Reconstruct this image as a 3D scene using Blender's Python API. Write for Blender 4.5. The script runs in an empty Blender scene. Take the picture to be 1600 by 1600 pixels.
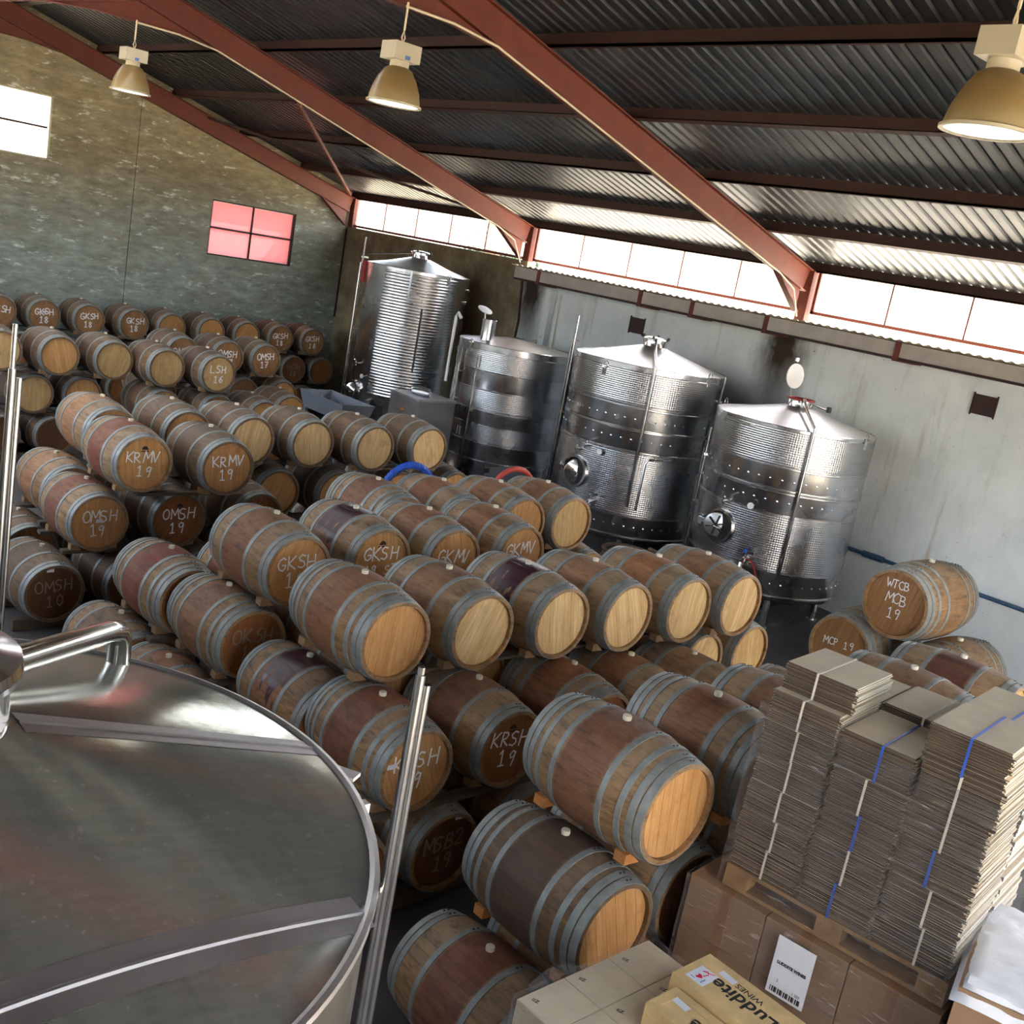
import bpy, bmesh, math, random
from mathutils import Vector, Matrix
random.seed(7)
PI = math.pi
S = bpy.context.scene
C = S.collection

# ---------------------------------------------------------------- camera, sky, sun, exposure
cam_d = bpy.data.cameras.new('camera'); cam = bpy.data.objects.new('camera', cam_d); C.objects.link(cam)
R_ = Vector((0.73385429, -0.6552908, 0.17903027)); U_ = Vector((0.02420154, 0.28860169, 0.95714333)); F_ = Vector((0.67887566, 0.69807093, -0.22765064))
cam.matrix_world = Matrix(((R_.x, U_.x, -F_.x, 0), (R_.y, U_.y, -F_.y, 0), (R_.z, U_.z, -F_.z, 4.5), (0, 0, 0, 1)))
cam_d.sensor_width = 36; cam_d.lens = 36 * 1700.95 / 1600; cam_d.clip_end = 300
S.camera = cam
W = bpy.data.worlds.new('sky'); S.world = W; W.use_nodes = True
wn = W.node_tree; bg = wn.nodes['Background']
sky = wn.nodes.new('ShaderNodeTexSky'); sky.sky_type = 'NISHITA'; sky.sun_disc = False
sky.sun_elevation = math.radians(56); sky.sun_rotation = math.radians(90); sky.dust_density = 2.5; sky.ozone_density = 1.2
hs = wn.nodes.new('ShaderNodeHueSaturation'); hs.inputs['Saturation'].default_value = .62; wn.links.new(sky.outputs[0], hs.inputs['Color']); wn.links.new(hs.outputs[0], bg.inputs[0]); bg.inputs[1].default_value = 0.6
sun_d = bpy.data.lights.new('sun', 'SUN'); sun = bpy.data.objects.new('sun', sun_d); C.objects.link(sun)
sun_d.energy = 16; sun_d.angle = math.radians(0.6); sun_d.color = (1, 0.93, 0.82)
sd = Vector((-0.53, -0.20, -0.83)).normalized()
sun.rotation_euler = sd.to_track_quat('-Z', 'Y').to_euler(); sun.location = (30, 0, 30)
def portal(loc, sx, sy, d):
    l = bpy.data.lights.new('window_portal', 'AREA'); l.shape = 'RECTANGLE'; l.size = sx; l.size_y = sy; l.cycles.is_portal = True
    o = bpy.data.objects.new('window_portal', l); C.objects.link(o); o.location = loc
    o.rotation_euler = Vector(d).to_track_quat('-Z', 'Y').to_euler()
S.view_settings.view_transform = 'Standard'; S.view_settings.look = 'None'
S.view_settings.gamma = 1; S.view_settings.use_curve_mapping = False
S.view_settings.exposure = 1.95
S.cycles.use_denoising = True
S.cycles.max_bounces = 10; S.cycles.diffuse_bounces = 5; S.cycles.glossy_bounces = 5; S.cycles.transparent_max_bounces = 16; S.cycles.transmission_bounces = 6
S.cycles.caustics_reflective = False; S.cycles.caustics_refractive = False; S.cycles.sample_clamp_indirect = 6

# ---------------------------------------------------------------- helpers
class MB:
    def __init__(s): s.v = []; s.f = []; s.m = []
    def add(s, vs, fs, mi=0):
        b = len(s.v); s.v += [tuple(v) for v in vs]
        for f in fs: s.f.append([b + i for i in f]); s.m.append(mi)
        return s
    def box(s, x0, x1, y0, y1, z0, z1, mi=0, M=None):
        vs = [Vector((x, y, z)) for x in (x0, x1) for y in (y0, y1) for z in (z0, z1)]
        if M: vs = [M @ v for v in vs]
        return s.add(vs, [(0, 1, 3, 2), (4, 6, 7, 5), (0, 4, 5, 1), (2, 3, 7, 6), (0, 2, 6, 4), (1, 5, 7, 3)], mi)
    def beam(s, p0, p1, side, w, h, mi=0, dz=0):
        p0 = Vector(p0); p1 = Vector(p1); d = (p1 - p0).normalized(); a = Vector(side).normalized(); a = (a - d * a.dot(d)).normalized(); u = d.cross(a).normalized()
        if u.z < 0: u = -u
        p0 = p0 + u * dz; p1 = p1 + u * dz
        vs = [p + a * (sx * w / 2) + u * (sz * h / 2) for p in (p0, p1) for sx in (-1, 1) for sz in (-1, 1)]
        return s.add(vs, [(0, 1, 3, 2), (4, 6, 7, 5), (0, 4, 5, 1), (2, 3, 7, 6), (0, 2, 6, 4), (1, 5, 7, 3)], mi)
    def lathe(s, prof, n=32, mi=0, M=None, a0=0, a1=2 * PI, close=True):
        full = abs(a1 - a0 - 2 * PI) < 1e-6; k = n if full else n + 1; vs = []
        for r, z in prof:
            for i in range(k):
                a = a0 + (a1 - a0) * i / n; vs.append(Vector((r * math.cos(a), r * math.sin(a), z)))
        fs = []
        for j in range(len(prof) - 1):
            for i in range(n):
                i2 = (i + 1) % k
                fs.append((j * k + i, j * k + i2, (j + 1) * k + i2, (j + 1) * k + i))
        if full and close:
            if prof[0][0] > 1e-6: fs.append(tuple(range(k - 1, -1, -1)))
            if prof[-1][0] > 1e-6: fs.append(tuple((len(prof) - 1) * k + i for i in range(k)))
        if M: vs = [M @ v for v in vs]
        return s.add(vs, fs, mi)
    def cyl(s, p0, p1, r, n=12, mi=0, r2=None):
        p0 = Vector(p0); p1 = Vector(p1); d = p1 - p0; L = d.length
        M = Matrix.Translation(p0) @ d.to_track_quat('Z', 'Y').to_matrix().to_4x4()
        return s.lathe([(r, 0), (r if r2 is None else r2, L)], n, mi, M)
    def tube(s, pts, r, n=8, mi=0, closed=False):
        pts = [Vector(p) for p in pts]; m = len(pts); vs = []; prev = None
        for i, p in enumerate(pts):
            if closed: d = pts[(i + 1) % m] - pts[i - 1]
            else: d = pts[min(i + 1, m - 1)] - pts[max(i - 1, 0)]
            d.normalize()
            if prev is None:
                a = d.orthogonal().normalized()
            else:
                a = prev - d * prev.dot(d); a.normalize()
            prev = a; b = d.cross(a)
            for k in range(n):
                t = 2 * PI * k / n; vs.append(p + a * (r * math.cos(t)) + b * (r * math.sin(t)))
        fs = []
        for i in range(m if closed else m - 1):
            j = (i + 1) % m
            for k in range(n): fs.append((i * n + k, i * n + (k + 1) % n, j * n + (k + 1) % n, j * n + k))
        if not closed: fs += [tuple(range(n - 1, -1, -1)), tuple((m - 1) * n + k for k in range(n))]
        return s.add(vs, fs, mi)
    def poly(s, pts, h, mi=0):
        pts = [Vector(p) for p in pts]; h = Vector(h); n = len(pts)
        return s.add(pts + [p + h for p in pts], [tuple(range(n - 1, -1, -1)), tuple(range(n, 2 * n))] + [(i, (i + 1) % n, n + (i + 1) % n, n + i) for i in range(n)], mi)
    def mesh(s, name, mats, smooth=35, recalc=True):
        me = bpy.data.meshes.new(name); me.from_pydata(s.v, [], s.f)
        if not isinstance(mats, (list, tuple)): mats = [mats]
        for m in mats: me.materials.append(m)
        me.polygons.foreach_set('material_index', s.m)
        if recalc:
            bm = bmesh.new(); bm.from_mesh(me); bmesh.ops.recalc_face_normals(bm, faces=bm.faces); bm.to_mesh(me); bm.free()
        if smooth:
            me.shade_smooth(); me.set_sharp_from_angle(angle=math.radians(smooth))
        me.update(); return me
def put(name, me, parent=None, loc=None, rot=None, color=None):
    o = bpy.data.objects.new(name, me); C.objects.link(o)
    if parent: o.parent = parent
    if loc: o.location = loc
    if rot: o.rotation_euler = rot
    if color: o.color = color
    return o
def mk(name, mb, mats, parent=None, smooth=35, **k): return put(name, mb.mesh(name, mats, smooth), parent, **k)
def tag(o, label=None, cat=None, group=None, kind=None):
    if label: o['label'] = label
    if cat: o['category'] = cat
    if group: o['group'] = group
    if kind: o['kind'] = kind
    return o
def thing(name, label, cat, loc=(0, 0, 0), rotz=0, group=None):
    o = bpy.data.objects.new(name, None); C.objects.link(o); o.location = loc; o.rotation_euler = (0, 0, rotz); o.empty_display_size = .2
    return tag(o, label, cat, group)
def struct(name, mb, mats, parent=None, smooth=35):
    o = mk(name, mb, mats, parent, smooth)
    if not parent: o['kind'] = 'structure'
    return o

# ---------------------------------------------------------------- materials
class N:
    def __init__(s, name):
        s.m = bpy.data.materials.new(name); s.m.use_nodes = True; s.t = s.m.node_tree; s.p = s.t.nodes['Principled BSDF']; s.out = s.t.nodes['Material Output']
    def n(s, ty, **k):
        o = s.t.nodes.new('ShaderNode' + ty)
        for a, b in k.items(): setattr(o, a, b)
        return o
    def l(s, a, b): s.t.links.new(a, b)
    def coord(s, scale=(1, 1, 1), kind='Object', rot=(0, 0, 0)):
        tc = s.n('TexCoord'); mp = s.n('Mapping'); mp.inputs['Scale'].default_value = scale; mp.inputs['Rotation'].default_value = rot; s.l(tc.outputs[kind], mp.inputs[0]); return mp.outputs[0]
    def noise(s, co, scale=5, detail=4, rough=.55):
        o = s.n('TexNoise'); o.inputs['Scale'].default_value = scale; o.inputs['Detail'].default_value = detail; o.inputs['Roughness'].default_value = rough; s.l(co, o.inputs['Vector']); return o.outputs['Fac']
    def ramp(s, fac, stops):
        o = s.n('ValToRGB'); e = o.color_ramp.elements
        while len(e) < len(stops): e.new(.5)
        for k, (p, c) in zip(e, stops): k.position = p; k.color = (c[0], c[1], c[2], 1) if not isinstance(c, (int, float)) else (c, c, c, 1)
        s.l(fac, o.inputs[0]); return o.outputs[0]
    def mix(s, fac, a, b, mode='MIX'):
        o = s.n('Mix', data_type='RGBA', blend_type=mode)
        for inp, v in ((o.inputs['Factor'], fac), (o.inputs['A'], a), (o.inputs['B'], b)):
            if hasattr(v, 'links') or hasattr(v, 'is_linked'): s.l(v, inp)
            elif isinstance(v, (int, float)): inp.default_value = v
            else: inp.default_value = (v[0], v[1], v[2], 1)
        return o.outputs['Result']
    def math(s, op, a, b=None, clamp=False):
        o = s.n('Math', operation=op); o.use_clamp = clamp
        for i, v in enumerate((a, b)):
            if v is None: continue
            if hasattr(v, 'is_linked'): s.l(v, o.inputs[i])
            else: o.inputs[i].default_value = v
        return o.outputs[0]
    def set(s, **k):
        names = dict(col='Base Color', rough='Roughness', metal='Metallic', spec='Specular IOR Level', trans='Transmission Weight', emit='Emission Color', es='Emission Strength', alpha='Alpha', coat='Coat Weight')
        for a, v in k.items():
            i = s.p.inputs[names[a]]
            if hasattr(v, 'is_linked'): s.l(v, i)
            elif isinstance(v, (tuple, list)): i.default_value = (v[0], v[1], v[2], 1)
            else: i.default_value = v
        return s
    def bump(s, h, strength=.3, dist=.01):
        b = s.n('Bump'); b.inputs['Strength'].default_value = strength; b.inputs['Distance'].default_value = dist; s.l(h, b.inputs['Height']); s.l(b.outputs[0], s.p.inputs['Normal']); return s
    def sep(s, co):
        o = s.n('SeparateXYZ'); s.l(co, o.inputs[0]); return o.outputs
def srgb(r, g, b):
    f = lambda c: (c / 255 / 12.92) if c / 255 <= .04045 else ((c / 255 + .055) / 1.055) ** 2.4
    return (f(r), f(g), f(b))
def plain(name, col, rough=.6, metal=0, nz=.15, scale=6, bump=0, spec=.5, kind='Object'):
    m = N(name); f = m.noise(m.coord(kind=kind), scale, 5)
    a = tuple(c * (1 - nz) for c in col); b = tuple(min(1, c * (1 + nz)) for c in col)
    m.set(col=m.ramp(f, [(.3, a), (.7, b)]), rough=rough, metal=metal, spec=spec)
    if bump: m.bump(f, bump, .01)
    return m.m

def staves_mat(name, spill=False, old=0):
    m = N(name); tc = m.n('TexCoord'); co = tc.outputs['Object']; x, y, z = m.sep(co)
    oi = m.n('ObjectInfo'); rnd = oi.outputs['Random']
    off = m.n('VectorMath', operation='ADD'); m.l(co, off.inputs[0])
    cmb = m.n('CombineXYZ'); m.l(m.math('MULTIPLY', rnd, 37.0), cmb.inputs[0]); m.l(m.math('MULTIPLY', rnd, 11.0), cmb.inputs[1]); m.l(cmb.outputs[0], off.inputs[1]); co2 = off.outputs[0]
    ang = m.math('MULTIPLY', m.math('ARCTAN2', x, z), 32 / (2 * PI)); idx = m.math('ADD', m.math('FLOOR', ang), m.math('MULTIPLY', rnd, 91.0))
    wnz = m.n('TexWhiteNoise', noise_dimensions='1D'); m.l(idx, wnz.inputs['W']); sv = wnz.outputs['Value']
    mp = m.n('Mapping'); mp.inputs['Scale'].default_value = (14, 1.6, 14); m.l(co2, mp.inputs[0]); grain = m.noise(mp.outputs[0], 3, 6, .65)
    big = m.noise(co2, 4.5, 5, .6)
    wood = m.ramp(big, [(.28, srgb(136, 104, 70)), (.5, srgb(178, 134, 88)), (.72, srgb(194, 142, 88))])
    wood = m.mix(m.math('MULTIPLY', sv, .6), wood, srgb(120, 84, 52))
    wood = m.mix(m.ramp(grain, [(.35, .55), (.6, 0)]), wood, srgb(96, 72, 48))
    warm = m.ramp(rnd, [(0, 0.0), (1, .55)]); wood = m.mix(warm, wood, srgb(166, 140, 108))
    dustn = m.math('MULTIPLY', m.ramp(z, [(.1, 0), (.345, .75)]), m.ramp(big, [(.3, .4), (.7, 1)]))
    wood = m.mix(dustn, wood, srgb(158, 141, 120))
    ay = m.math('ABSOLUTE', y); ed = m.math('ADD', ay, m.math('MULTIPLY', m.math('SUBTRACT', big, .5), .03))
    band = m.ramp(ed, [(.150, 1), (.172, 0)])
    bl = m.math('MULTIPLY', m.math('MULTIPLY', band, oi.outputs['Alpha']), m.ramp(m.noise(co2, 3, 6, .6), [(.25, .6), (.6, 1)]))
    col = m.mix(bl, wood, m.mix(m.math('MULTIPLY', sv, .45), m.mix(m.ramp(grain, [(.4, .35), (.65, 0)]), oi.outputs['Color'], srgb(70, 44, 38)), srgb(138, 98, 72)))
    st1 = m.n('Mapping'); st1.inputs['Scale'].default_value = (3, 2, 9); m.l(co2, st1.inputs[0]); stn = m.noise(st1.outputs[0], 2.4, 6, .7)
    col = m.mix(m.ramp(stn, [(.48, 0), (.68, .7)]), col, srgb(78, 58, 46))
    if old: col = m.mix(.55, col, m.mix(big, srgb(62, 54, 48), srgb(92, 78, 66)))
    if spill:
        mp2 = m.n('Mapping'); mp2.inputs['Scale'].default_value = (2.2, 7, 2.2); m.l(co2, mp2.inputs[0])
        sn = m.noise(mp2.outputs[0], 3.0, 3, .5)
        near = m.ramp(m.math('ADD', z, m.math('MULTIPLY', m.math('SUBTRACT', sn, .5), .9)), [(.12, 0), (.18, 1)])
        sm = m.math('MULTIPLY', near, m.ramp(ed, [(.145, 1), (.165, 0)]))
        col = m.mix(sm, col, srgb(62, 32, 42)); rg = m.mix(sm, (.62, .62, .62), (.28, .28, .28)); m.set(rough=rg)
    else: m.set(rough=.62)
    gl = m.math('ABSOLUTE', m.math('SUBTRACT', m.math('FRACT', ang), .5)); groove = m.ramp(gl, [(.46, 0), (.5, 1)])
    col = m.mix(m.math('MULTIPLY', groove, .3), col, srgb(58, 44, 34))
    m.set(col=col, spec=.3); m.bump(m.math('SUBTRACT', grain, m.math('MULTIPLY', groove, 1.0)), .35, .004); return m.m
def head_mat():
    m = N('barrel_head_oak'); tc = m.n('TexCoord'); co = tc.outputs['Object']; oi = m.n('ObjectInfo'); rnd = oi.outputs['Random']
    off = m.n('VectorMath', operation='ADD'); m.l(co, off.inputs[0]); cmb = m.n('CombineXYZ'); m.l(m.math('MULTIPLY', rnd, 53.0), cmb.inputs[0]); m.l(m.math('MULTIPLY', rnd, 29.0), cmb.inputs[2]); m.l(cmb.outputs[0], off.inputs[1]); co2 = off.outputs[0]
    x, y, z = m.sep(co)
    wnz = m.n('TexWhiteNoise', noise_dimensions='1D'); m.l(m.math('ADD', m.math('FLOOR', m.math('MULTIPLY', x, 13.0)), m.math('MULTIPLY', rnd, 77.0)), wnz.inputs['W'])
    mp = m.n('Mapping'); mp.inputs['Scale'].default_value = (22, 4, 2.2); m.l(co2, mp.inputs[0]); g = m.noise(mp.outputs[0], 2, 6, .6)
    big = m.noise(co2, 5, 4, .6)
    col = m.mix(m.math('MULTIPLY', wnz.outputs['Value'], .55), oi.outputs['Color'], m.mix(1, oi.outputs['Color'], (.72, .60, .46), 'MULTIPLY'))
    col = m.mix(m.ramp(g, [(.4, .45), (.62, 0)]), col, m.mix(1, oi.outputs['Color'], (.60, .46, .34), 'MULTIPLY'))
    col = m.mix(m.ramp(big, [(.56, 0), (.72, .6)]), col, m.mix(1, oi.outputs['Color'], (.5, .4, .32), 'MULTIPLY'))
    m.set(col=col, rough=.6, spec=.3); m.bump(g, .2, .003); return m.m
def steel_mat(name, base=.6, rough=.27, dimple=None, wob=.0, tint=(1, 1, 1.02)):
    m = N(name); co = m.coord(); n1 = m.noise(m.coord((1, 1, 6)), 3, 4, .5); n2 = m.noise(co, 2.2, 2, .5)
    m.set(col=m.ramp(n1, [(.3, tuple(base * .86 * t for t in tint)), (.7, tuple(base * t for t in tint))]), metal=1, rough=m.ramp(n2, [(.3, rough * .8), (.7, rough * 1.25)]))
    if dimple:
        x, y, z = m.sep(co); a = m.math('ARCTAN2', y, x)
        h = m.math('MULTIPLY', m.math('POWER', m.math('ABSOLUTE', m.math('SINE', m.math('MULTIPLY', a, float(dimple[0])))), .6), m.math('POWER', m.math('ABSOLUTE', m.math('SINE', m.math('MULTIPLY', z, float(dimple[1])))), .6))
        m.bump(h, dimple[2], .009)
    elif wob: m.bump(n2, wob, .05)
    return m.m
def card_mat(name, c, edge=False):
    m = N(name); co = m.coord(); n = m.noise(co, 7, 5); col = m.ramp(n, [(.3, tuple(k * .86 for k in c)), (.7, c)])
    if edge:
        geo = m.n('NewGeometry'); oi = m.n('ObjectInfo')
        wnz = m.n('TexWhiteNoise', noise_dimensions='1D'); x, y, z = m.sep(co); m.l(m.math('FLOOR', m.math('MULTIPLY', z, 125.0)), wnz.inputs['W'])
        col = m.mix(m.math('MULTIPLY', wnz.outputs['Value'], .25), col, tuple(k * .75 for k in c))
    m.set(col=col, rough=.75, spec=.25); m.bump(n, .08, .01); return m.m
def film_mat():
    m = N('stretch_film'); co = m.coord((1.5, 1.5, 14)); n = m.noise(co, 5, 5, .75); tr = m.n('BsdfTransparent'); gl = m.n('BsdfGlossy'); gl.inputs['Roughness'].default_value = .16; gl.inputs['Color'].default_value = (.9, .92, 1, 1)
    b = m.n('Bump'); b.inputs['Strength'].default_value = 1; b.inputs['Distance'].default_value = .05; m.l(n, b.inputs['Height']); m.l(b.outputs[0], gl.inputs['Normal'])
    fr = m.n('LayerWeight'); fr.inputs['Blend'].default_value = .25; m.l(b.outputs[0], fr.inputs['Normal'])
    df = m.n('BsdfDiffuse'); df.inputs['Color'].default_value = (.85, .86, .9, 1); m0 = m.n('MixShader'); m.l(m.ramp(n, [(.57, .01), (.66, .3)]), m0.inputs[0]); m.l(tr.outputs[0], m0.inputs[1]); m.l(df.outputs[0], m0.inputs[2]); mx = m.n('MixShader'); m.l(m.math('ADD', m.math('MULTIPLY', fr.outputs['Facing'], .3), .08, True), mx.inputs[0]); m.l(m0.outputs[0], mx.inputs[1]); m.l(gl.outputs[0], mx.inputs[2]); m.l(mx.outputs[0], m.out.inputs[0]); return m.m  # pale diffuse streaks painted in as glints, over the film's milky haze
def pane_mat(name, col, tw, gloss=.05):
    m = N(name); tr = m.n('BsdfTransparent'); tl = m.n('BsdfTranslucent'); gl = m.n('BsdfGlossy'); gl.inputs['Roughness'].default_value = .1
    tl.inputs['Color'].default_value = (*col, 1); n = m.noise(m.coord(), 3, 3); m.l(m.mix(n, col, tuple(c * .93 for c in col)), tl.inputs['Color'])
    a = m.n('MixShader'); a.inputs[0].default_value = tw; m.l(tr.outputs[0], a.inputs[1]); m.l(tl.outputs[0], a.inputs[2])
    b = m.n('MixShader'); b.inputs[0].default_value = gloss; m.l(a.outputs[0], b.inputs[1]); m.l(gl.outputs[0], b.inputs[2]); m.l(b.outputs[0], m.out.inputs[0]); return m.m
def wall_plaster():
    m = N('old_gable_plaster'); co = m.coord(kind='Generated'); co = m.coord(); x, y, z = m.sep(co)
    a = m.noise(m.coord((1, 1, 1.6)), 1.3, 8, .65); b = m.noise(m.coord((.6, 1, 1.8)), 4.5, 8, .7); c = m.noise(m.coord((.5, 1, 1.6)), 5.5, 6, .75)
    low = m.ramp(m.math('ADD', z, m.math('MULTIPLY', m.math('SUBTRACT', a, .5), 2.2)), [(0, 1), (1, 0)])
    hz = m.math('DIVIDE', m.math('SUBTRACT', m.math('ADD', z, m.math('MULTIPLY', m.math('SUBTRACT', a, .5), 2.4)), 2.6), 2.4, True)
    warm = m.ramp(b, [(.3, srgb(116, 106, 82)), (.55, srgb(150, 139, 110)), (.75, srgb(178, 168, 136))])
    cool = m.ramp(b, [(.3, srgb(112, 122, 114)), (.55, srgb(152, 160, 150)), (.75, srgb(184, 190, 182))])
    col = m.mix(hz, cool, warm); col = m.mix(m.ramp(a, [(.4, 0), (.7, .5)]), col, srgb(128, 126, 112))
    col = m.mix(m.ramp(c, [(.58, 0), (.66, .75)]), col, srgb(222, 226, 220))
    col = m.mix(m.ramp(m.noise(m.coord((1.2, 1, .7)), 9, 6, .8), [(.64, 0), (.72, .7)]), col, srgb(52, 54, 48))
    m.set(col=col, rough=.85, spec=.2); m.bump(m.math('ADD', b, c), .5, .02); return m.m
def wall_long():
    m = N('painted_long_wall'); co = m.coord(); x, y, z = m.sep(co)
    a = m.noise(co, 1.2, 6, .6); st = m.noise(m.coord((1, 1.1, .16)), 2.6, 7, .75); sp = m.noise(co, 26, 3, .6); c = m.noise(m.coord((1, 1, .5)), 1.8, 7, .7)
    white = m.ramp(a, [(.3, srgb(204, 211, 213)), (.7, srgb(226, 232, 233))])
    white = m.mix(m.math('MULTIPLY', m.ramp(st, [(.56, 0), (.74, .6)]), m.ramp(m.math('DIVIDE', z, 4.3), [(.2, .15), (.95, 1)])), white, srgb(134, 122, 96))
    white = m.mix(m.ramp(m.noise(m.coord((1, 1.2, .1)), 2.2, 5, .6), [(.62, 0), (.72, .55)]), white, srgb(150, 118, 70))
    white = m.mix(m.ramp(sp, [(.70, 0), (.73, .85)]), white, srgb(70, 70, 66))
    # black mould beside the roof posts
    for yy in (16.3, 10.2):
        d = m.math('ABSOLUTE', m.math('SUBTRACT', y, yy)); mm = m.math('MULTIPLY', m.ramp(m.math('ADD', d, m.math('MULTIPLY', m.math('SUBTRACT', c, .5), .9)), [(.12, 1), (.55, 0)]), m.ramp(m.math('DIVIDE', m.math('ADD', z, m.math('MULTIPLY', c, 1.2)), 6), [(.45, 0), (.7, 1)]))
        white = m.mix(mm, white, srgb(58, 48, 38))
    bare = m.ramp(m.noise(co, 1.8, 7, .65), [(.3, srgb(92, 78, 58)), (.52, srgb(124, 112, 88)), (.72, srgb(150, 142, 118))])
    far = m.ramp(m.math('DIVIDE', m.math('SUBTRACT', m.math('ADD', y, m.math('MULTIPLY', m.math('SUBTRACT', c, .5), .5)), 16.0), 1.0), [(.45, 0), (.62, 1)])
    m.set(col=m.mix(far, white, bare), rough=.8, spec=.25); m.bump(m.math('ADD', a, sp), .25, .01); return m.m

def top_mat():
    m = N('brushed_tank_top'); co = m.coord(); a = m.noise(m.coord((3, 14, 3)), 3.5, 7, .7); b = m.noise(co, 2.2, 4, .6); sp = m.noise(co, 55, 2, .5)
    c = m.ramp(a, [(.3, (.46, .485, .45)), (.7, (.62, .64, .60))]); c = m.mix(m.ramp(sp, [(.66, 0), (.72, .8)]), c, (.85, .85, .85)); c = m.mix(m.ramp(m.noise(m.coord((9, 1.2, 3)), 2, 6, .7), [(.5, 0), (.75, .5)]), c, (.30, .30, .28))
    m.set(col=c, metal=.82, rough=m.ramp(b, [(.35, .07), (.7, .2)])); x, y, z = m.sep(co)
    w_ = m.math('SINE', m.math('MULTIPLY', m.math('ADD', x, m.math('MULTIPLY', y, .15)), 95.0))
    m.bump(m.math('ADD', m.math('MULTIPLY', a, 1.0), m.math('MULTIPLY', w_, .12)), .035, .01); return m.m
M = {}
M['staves'] = staves_mat('barrel_staves'); M['spill'] = staves_mat('barrel_staves_wine_spill', True); M['old'] = staves_mat('barrel_staves_aged', False, 1); M['head'] = head_mat()
M['hoop'] = plain('galvanised_hoop', srgb(142, 146, 143), .5, .25, .22, 14, .1); M['rivet'] = plain('rivet', (.03, .03, .035), .5, .4)
M['bung'] = plain('silicone_bung', srgb(216, 208, 186), .5, 0, .06); M['chalk'] = plain('chalk', (.93, .93, .92), .9, 0, .1, 60); M['bchalk'] = plain('branded_mark', srgb(52, 34, 24), .8)
M['faint'] = plain('faint_chalk', srgb(146, 130, 112), .9, 0, .15, 60)
M['pale'] = plain('pale_scribble', srgb(232, 208, 172), .9); M['tagw'] = plain('paper_tag', (.75, .78, .86), .6, 0, .05)
M['timber'] = plain('rail_timber', srgb(88, 76, 62), .8, 0, .3, 9, .3); M['wedge'] = plain('pine_wedge', srgb(190, 126, 70), .7, 0, .2, 12); M['wedge2'] = plain('weathered_wedge', srgb(150, 118, 84), .8, 0, .25, 12); M['pine'] = plain('pallet_pine', srgb(150, 118, 80), .75, 0, .25, 12, .2)
M['steel'] = steel_mat('brushed_stainless', .62, .24, None, .12); M['cone'] = steel_mat('satin_cone_steel', .74, .34, None, .05); M['polish'] = steel_mat('polished_steel', .75, .12)
M['dimple'] = steel_mat('dimple_jacket_steel', .50, .24, (104, 98, .22)); M['top'] = top_mat(); M['seam'] = steel_mat('ground_weld_strip', .60, .38, None, 0, (1, 1, 1.08))
M['rod'] = steel_mat('steel_rod', .34, .22); M['dark'] = plain('black_plastic', (.015, .015, .017), .45); M['red'] = plain('red_paint', srgb(176, 48, 44), .5); M['blue'] = plain('blue_hose', srgb(38, 92, 200), .5, 0, .2, 20); M['redhose'] = plain('red_hose', srgb(196, 74, 66), .5); M['brownhose'] = plain('brown_hose', srgb(104, 84, 66), .6)
M['white'] = plain('white_plastic', (.8, .8, .8), .4, 0, .04); M['black'] = plain('black_paint', (.01, .01, .01), .6)
M['beige'] = plain('beige_enamel', srgb(178, 171, 150), .45, 0, .06); M['rust'] = plain('red_oxide_steel', srgb(96, 36, 17), .6, .0, .16, 5, .08); M['rustd'] = plain('dark_oxide_purlin', srgb(46, 22, 17), .65, 0, .2, 5)
M['conduit'] = plain('cream_conduit', srgb(206, 190, 164), .5, 0, .06); M['bluepipe'] = plain('blue_pipe', srgb(52, 82, 112), .5)
M['floor'] = plain('concrete_floor', srgb(82, 80, 79), .6, 0, .25, 2.5, .15); M['floor'].name = 'concrete_floor'
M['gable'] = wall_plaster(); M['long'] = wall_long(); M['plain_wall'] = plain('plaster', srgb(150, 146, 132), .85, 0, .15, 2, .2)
M['beam'] = plain('grey_ledge_beam', srgb(176, 170, 164), .7, 0, .12, 4, .1)
def roof_mat():
    m = N('galvanised_sheet'); n = m.noise(m.coord((.4, 1.2, 1)), 1.5, 3, .5); n2 = m.noise(m.coord(kind='Object'), 12, 4)
    oi = m.n('ObjectInfo'); c = m.ramp(n, [(.3, srgb(68, 72, 77)), (.7, srgb(90, 93, 94))]); c = m.mix(m.ramp(n2, [(.62, 0), (.8, .25)]), c, srgb(92, 70, 54)); c = m.mix(m.math('MULTIPLY', oi.outputs['Random'], .35), c, srgb(62, 63, 65))
    m.set(col=c, rough=.42, metal=.85); return m.m
M['roof'] = roof_mat(); M['ledge'] = plain('bright_sheet', srgb(232, 220, 194), .5, .0, .08, 8)
M['ground'] = plain('yard_gravel', srgb(206, 190, 160), .9, 0, .15, 3); M['leaf'] = plain('leaves', srgb(44, 66, 20), .6, 0, .35, 2); M['bark'] = plain('bark', srgb(96, 76, 56), .9, 0, .3, 8)
M['added_skylight'] = pane_mat('added_translucent_sheet', (.42, .44, .46), 1.0, .02); M['pane'] = pane_mat('whitewashed_pane', (.95, .95, .95), .2); M['clear'] = pane_mat('clear_pane', (1, 1, 1), .05); M['pink'] = pane_mat('pink_pane', (.36, .195, .205), .98, .02)
M['card'] = card_mat('kraft_card', srgb(152, 124, 98)); M['cardl'] = card_mat('pale_card_top', srgb(222, 207, 180)); M['cardshade'] = card_mat('shaded_card_edges', srgb(80, 66, 56), True); M['cardlit'] = card_mat('lit_card_ends', srgb(226, 220, 206), True)  # flat card: shade painted dark on the edges, skylight painted pale on the ends
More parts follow.
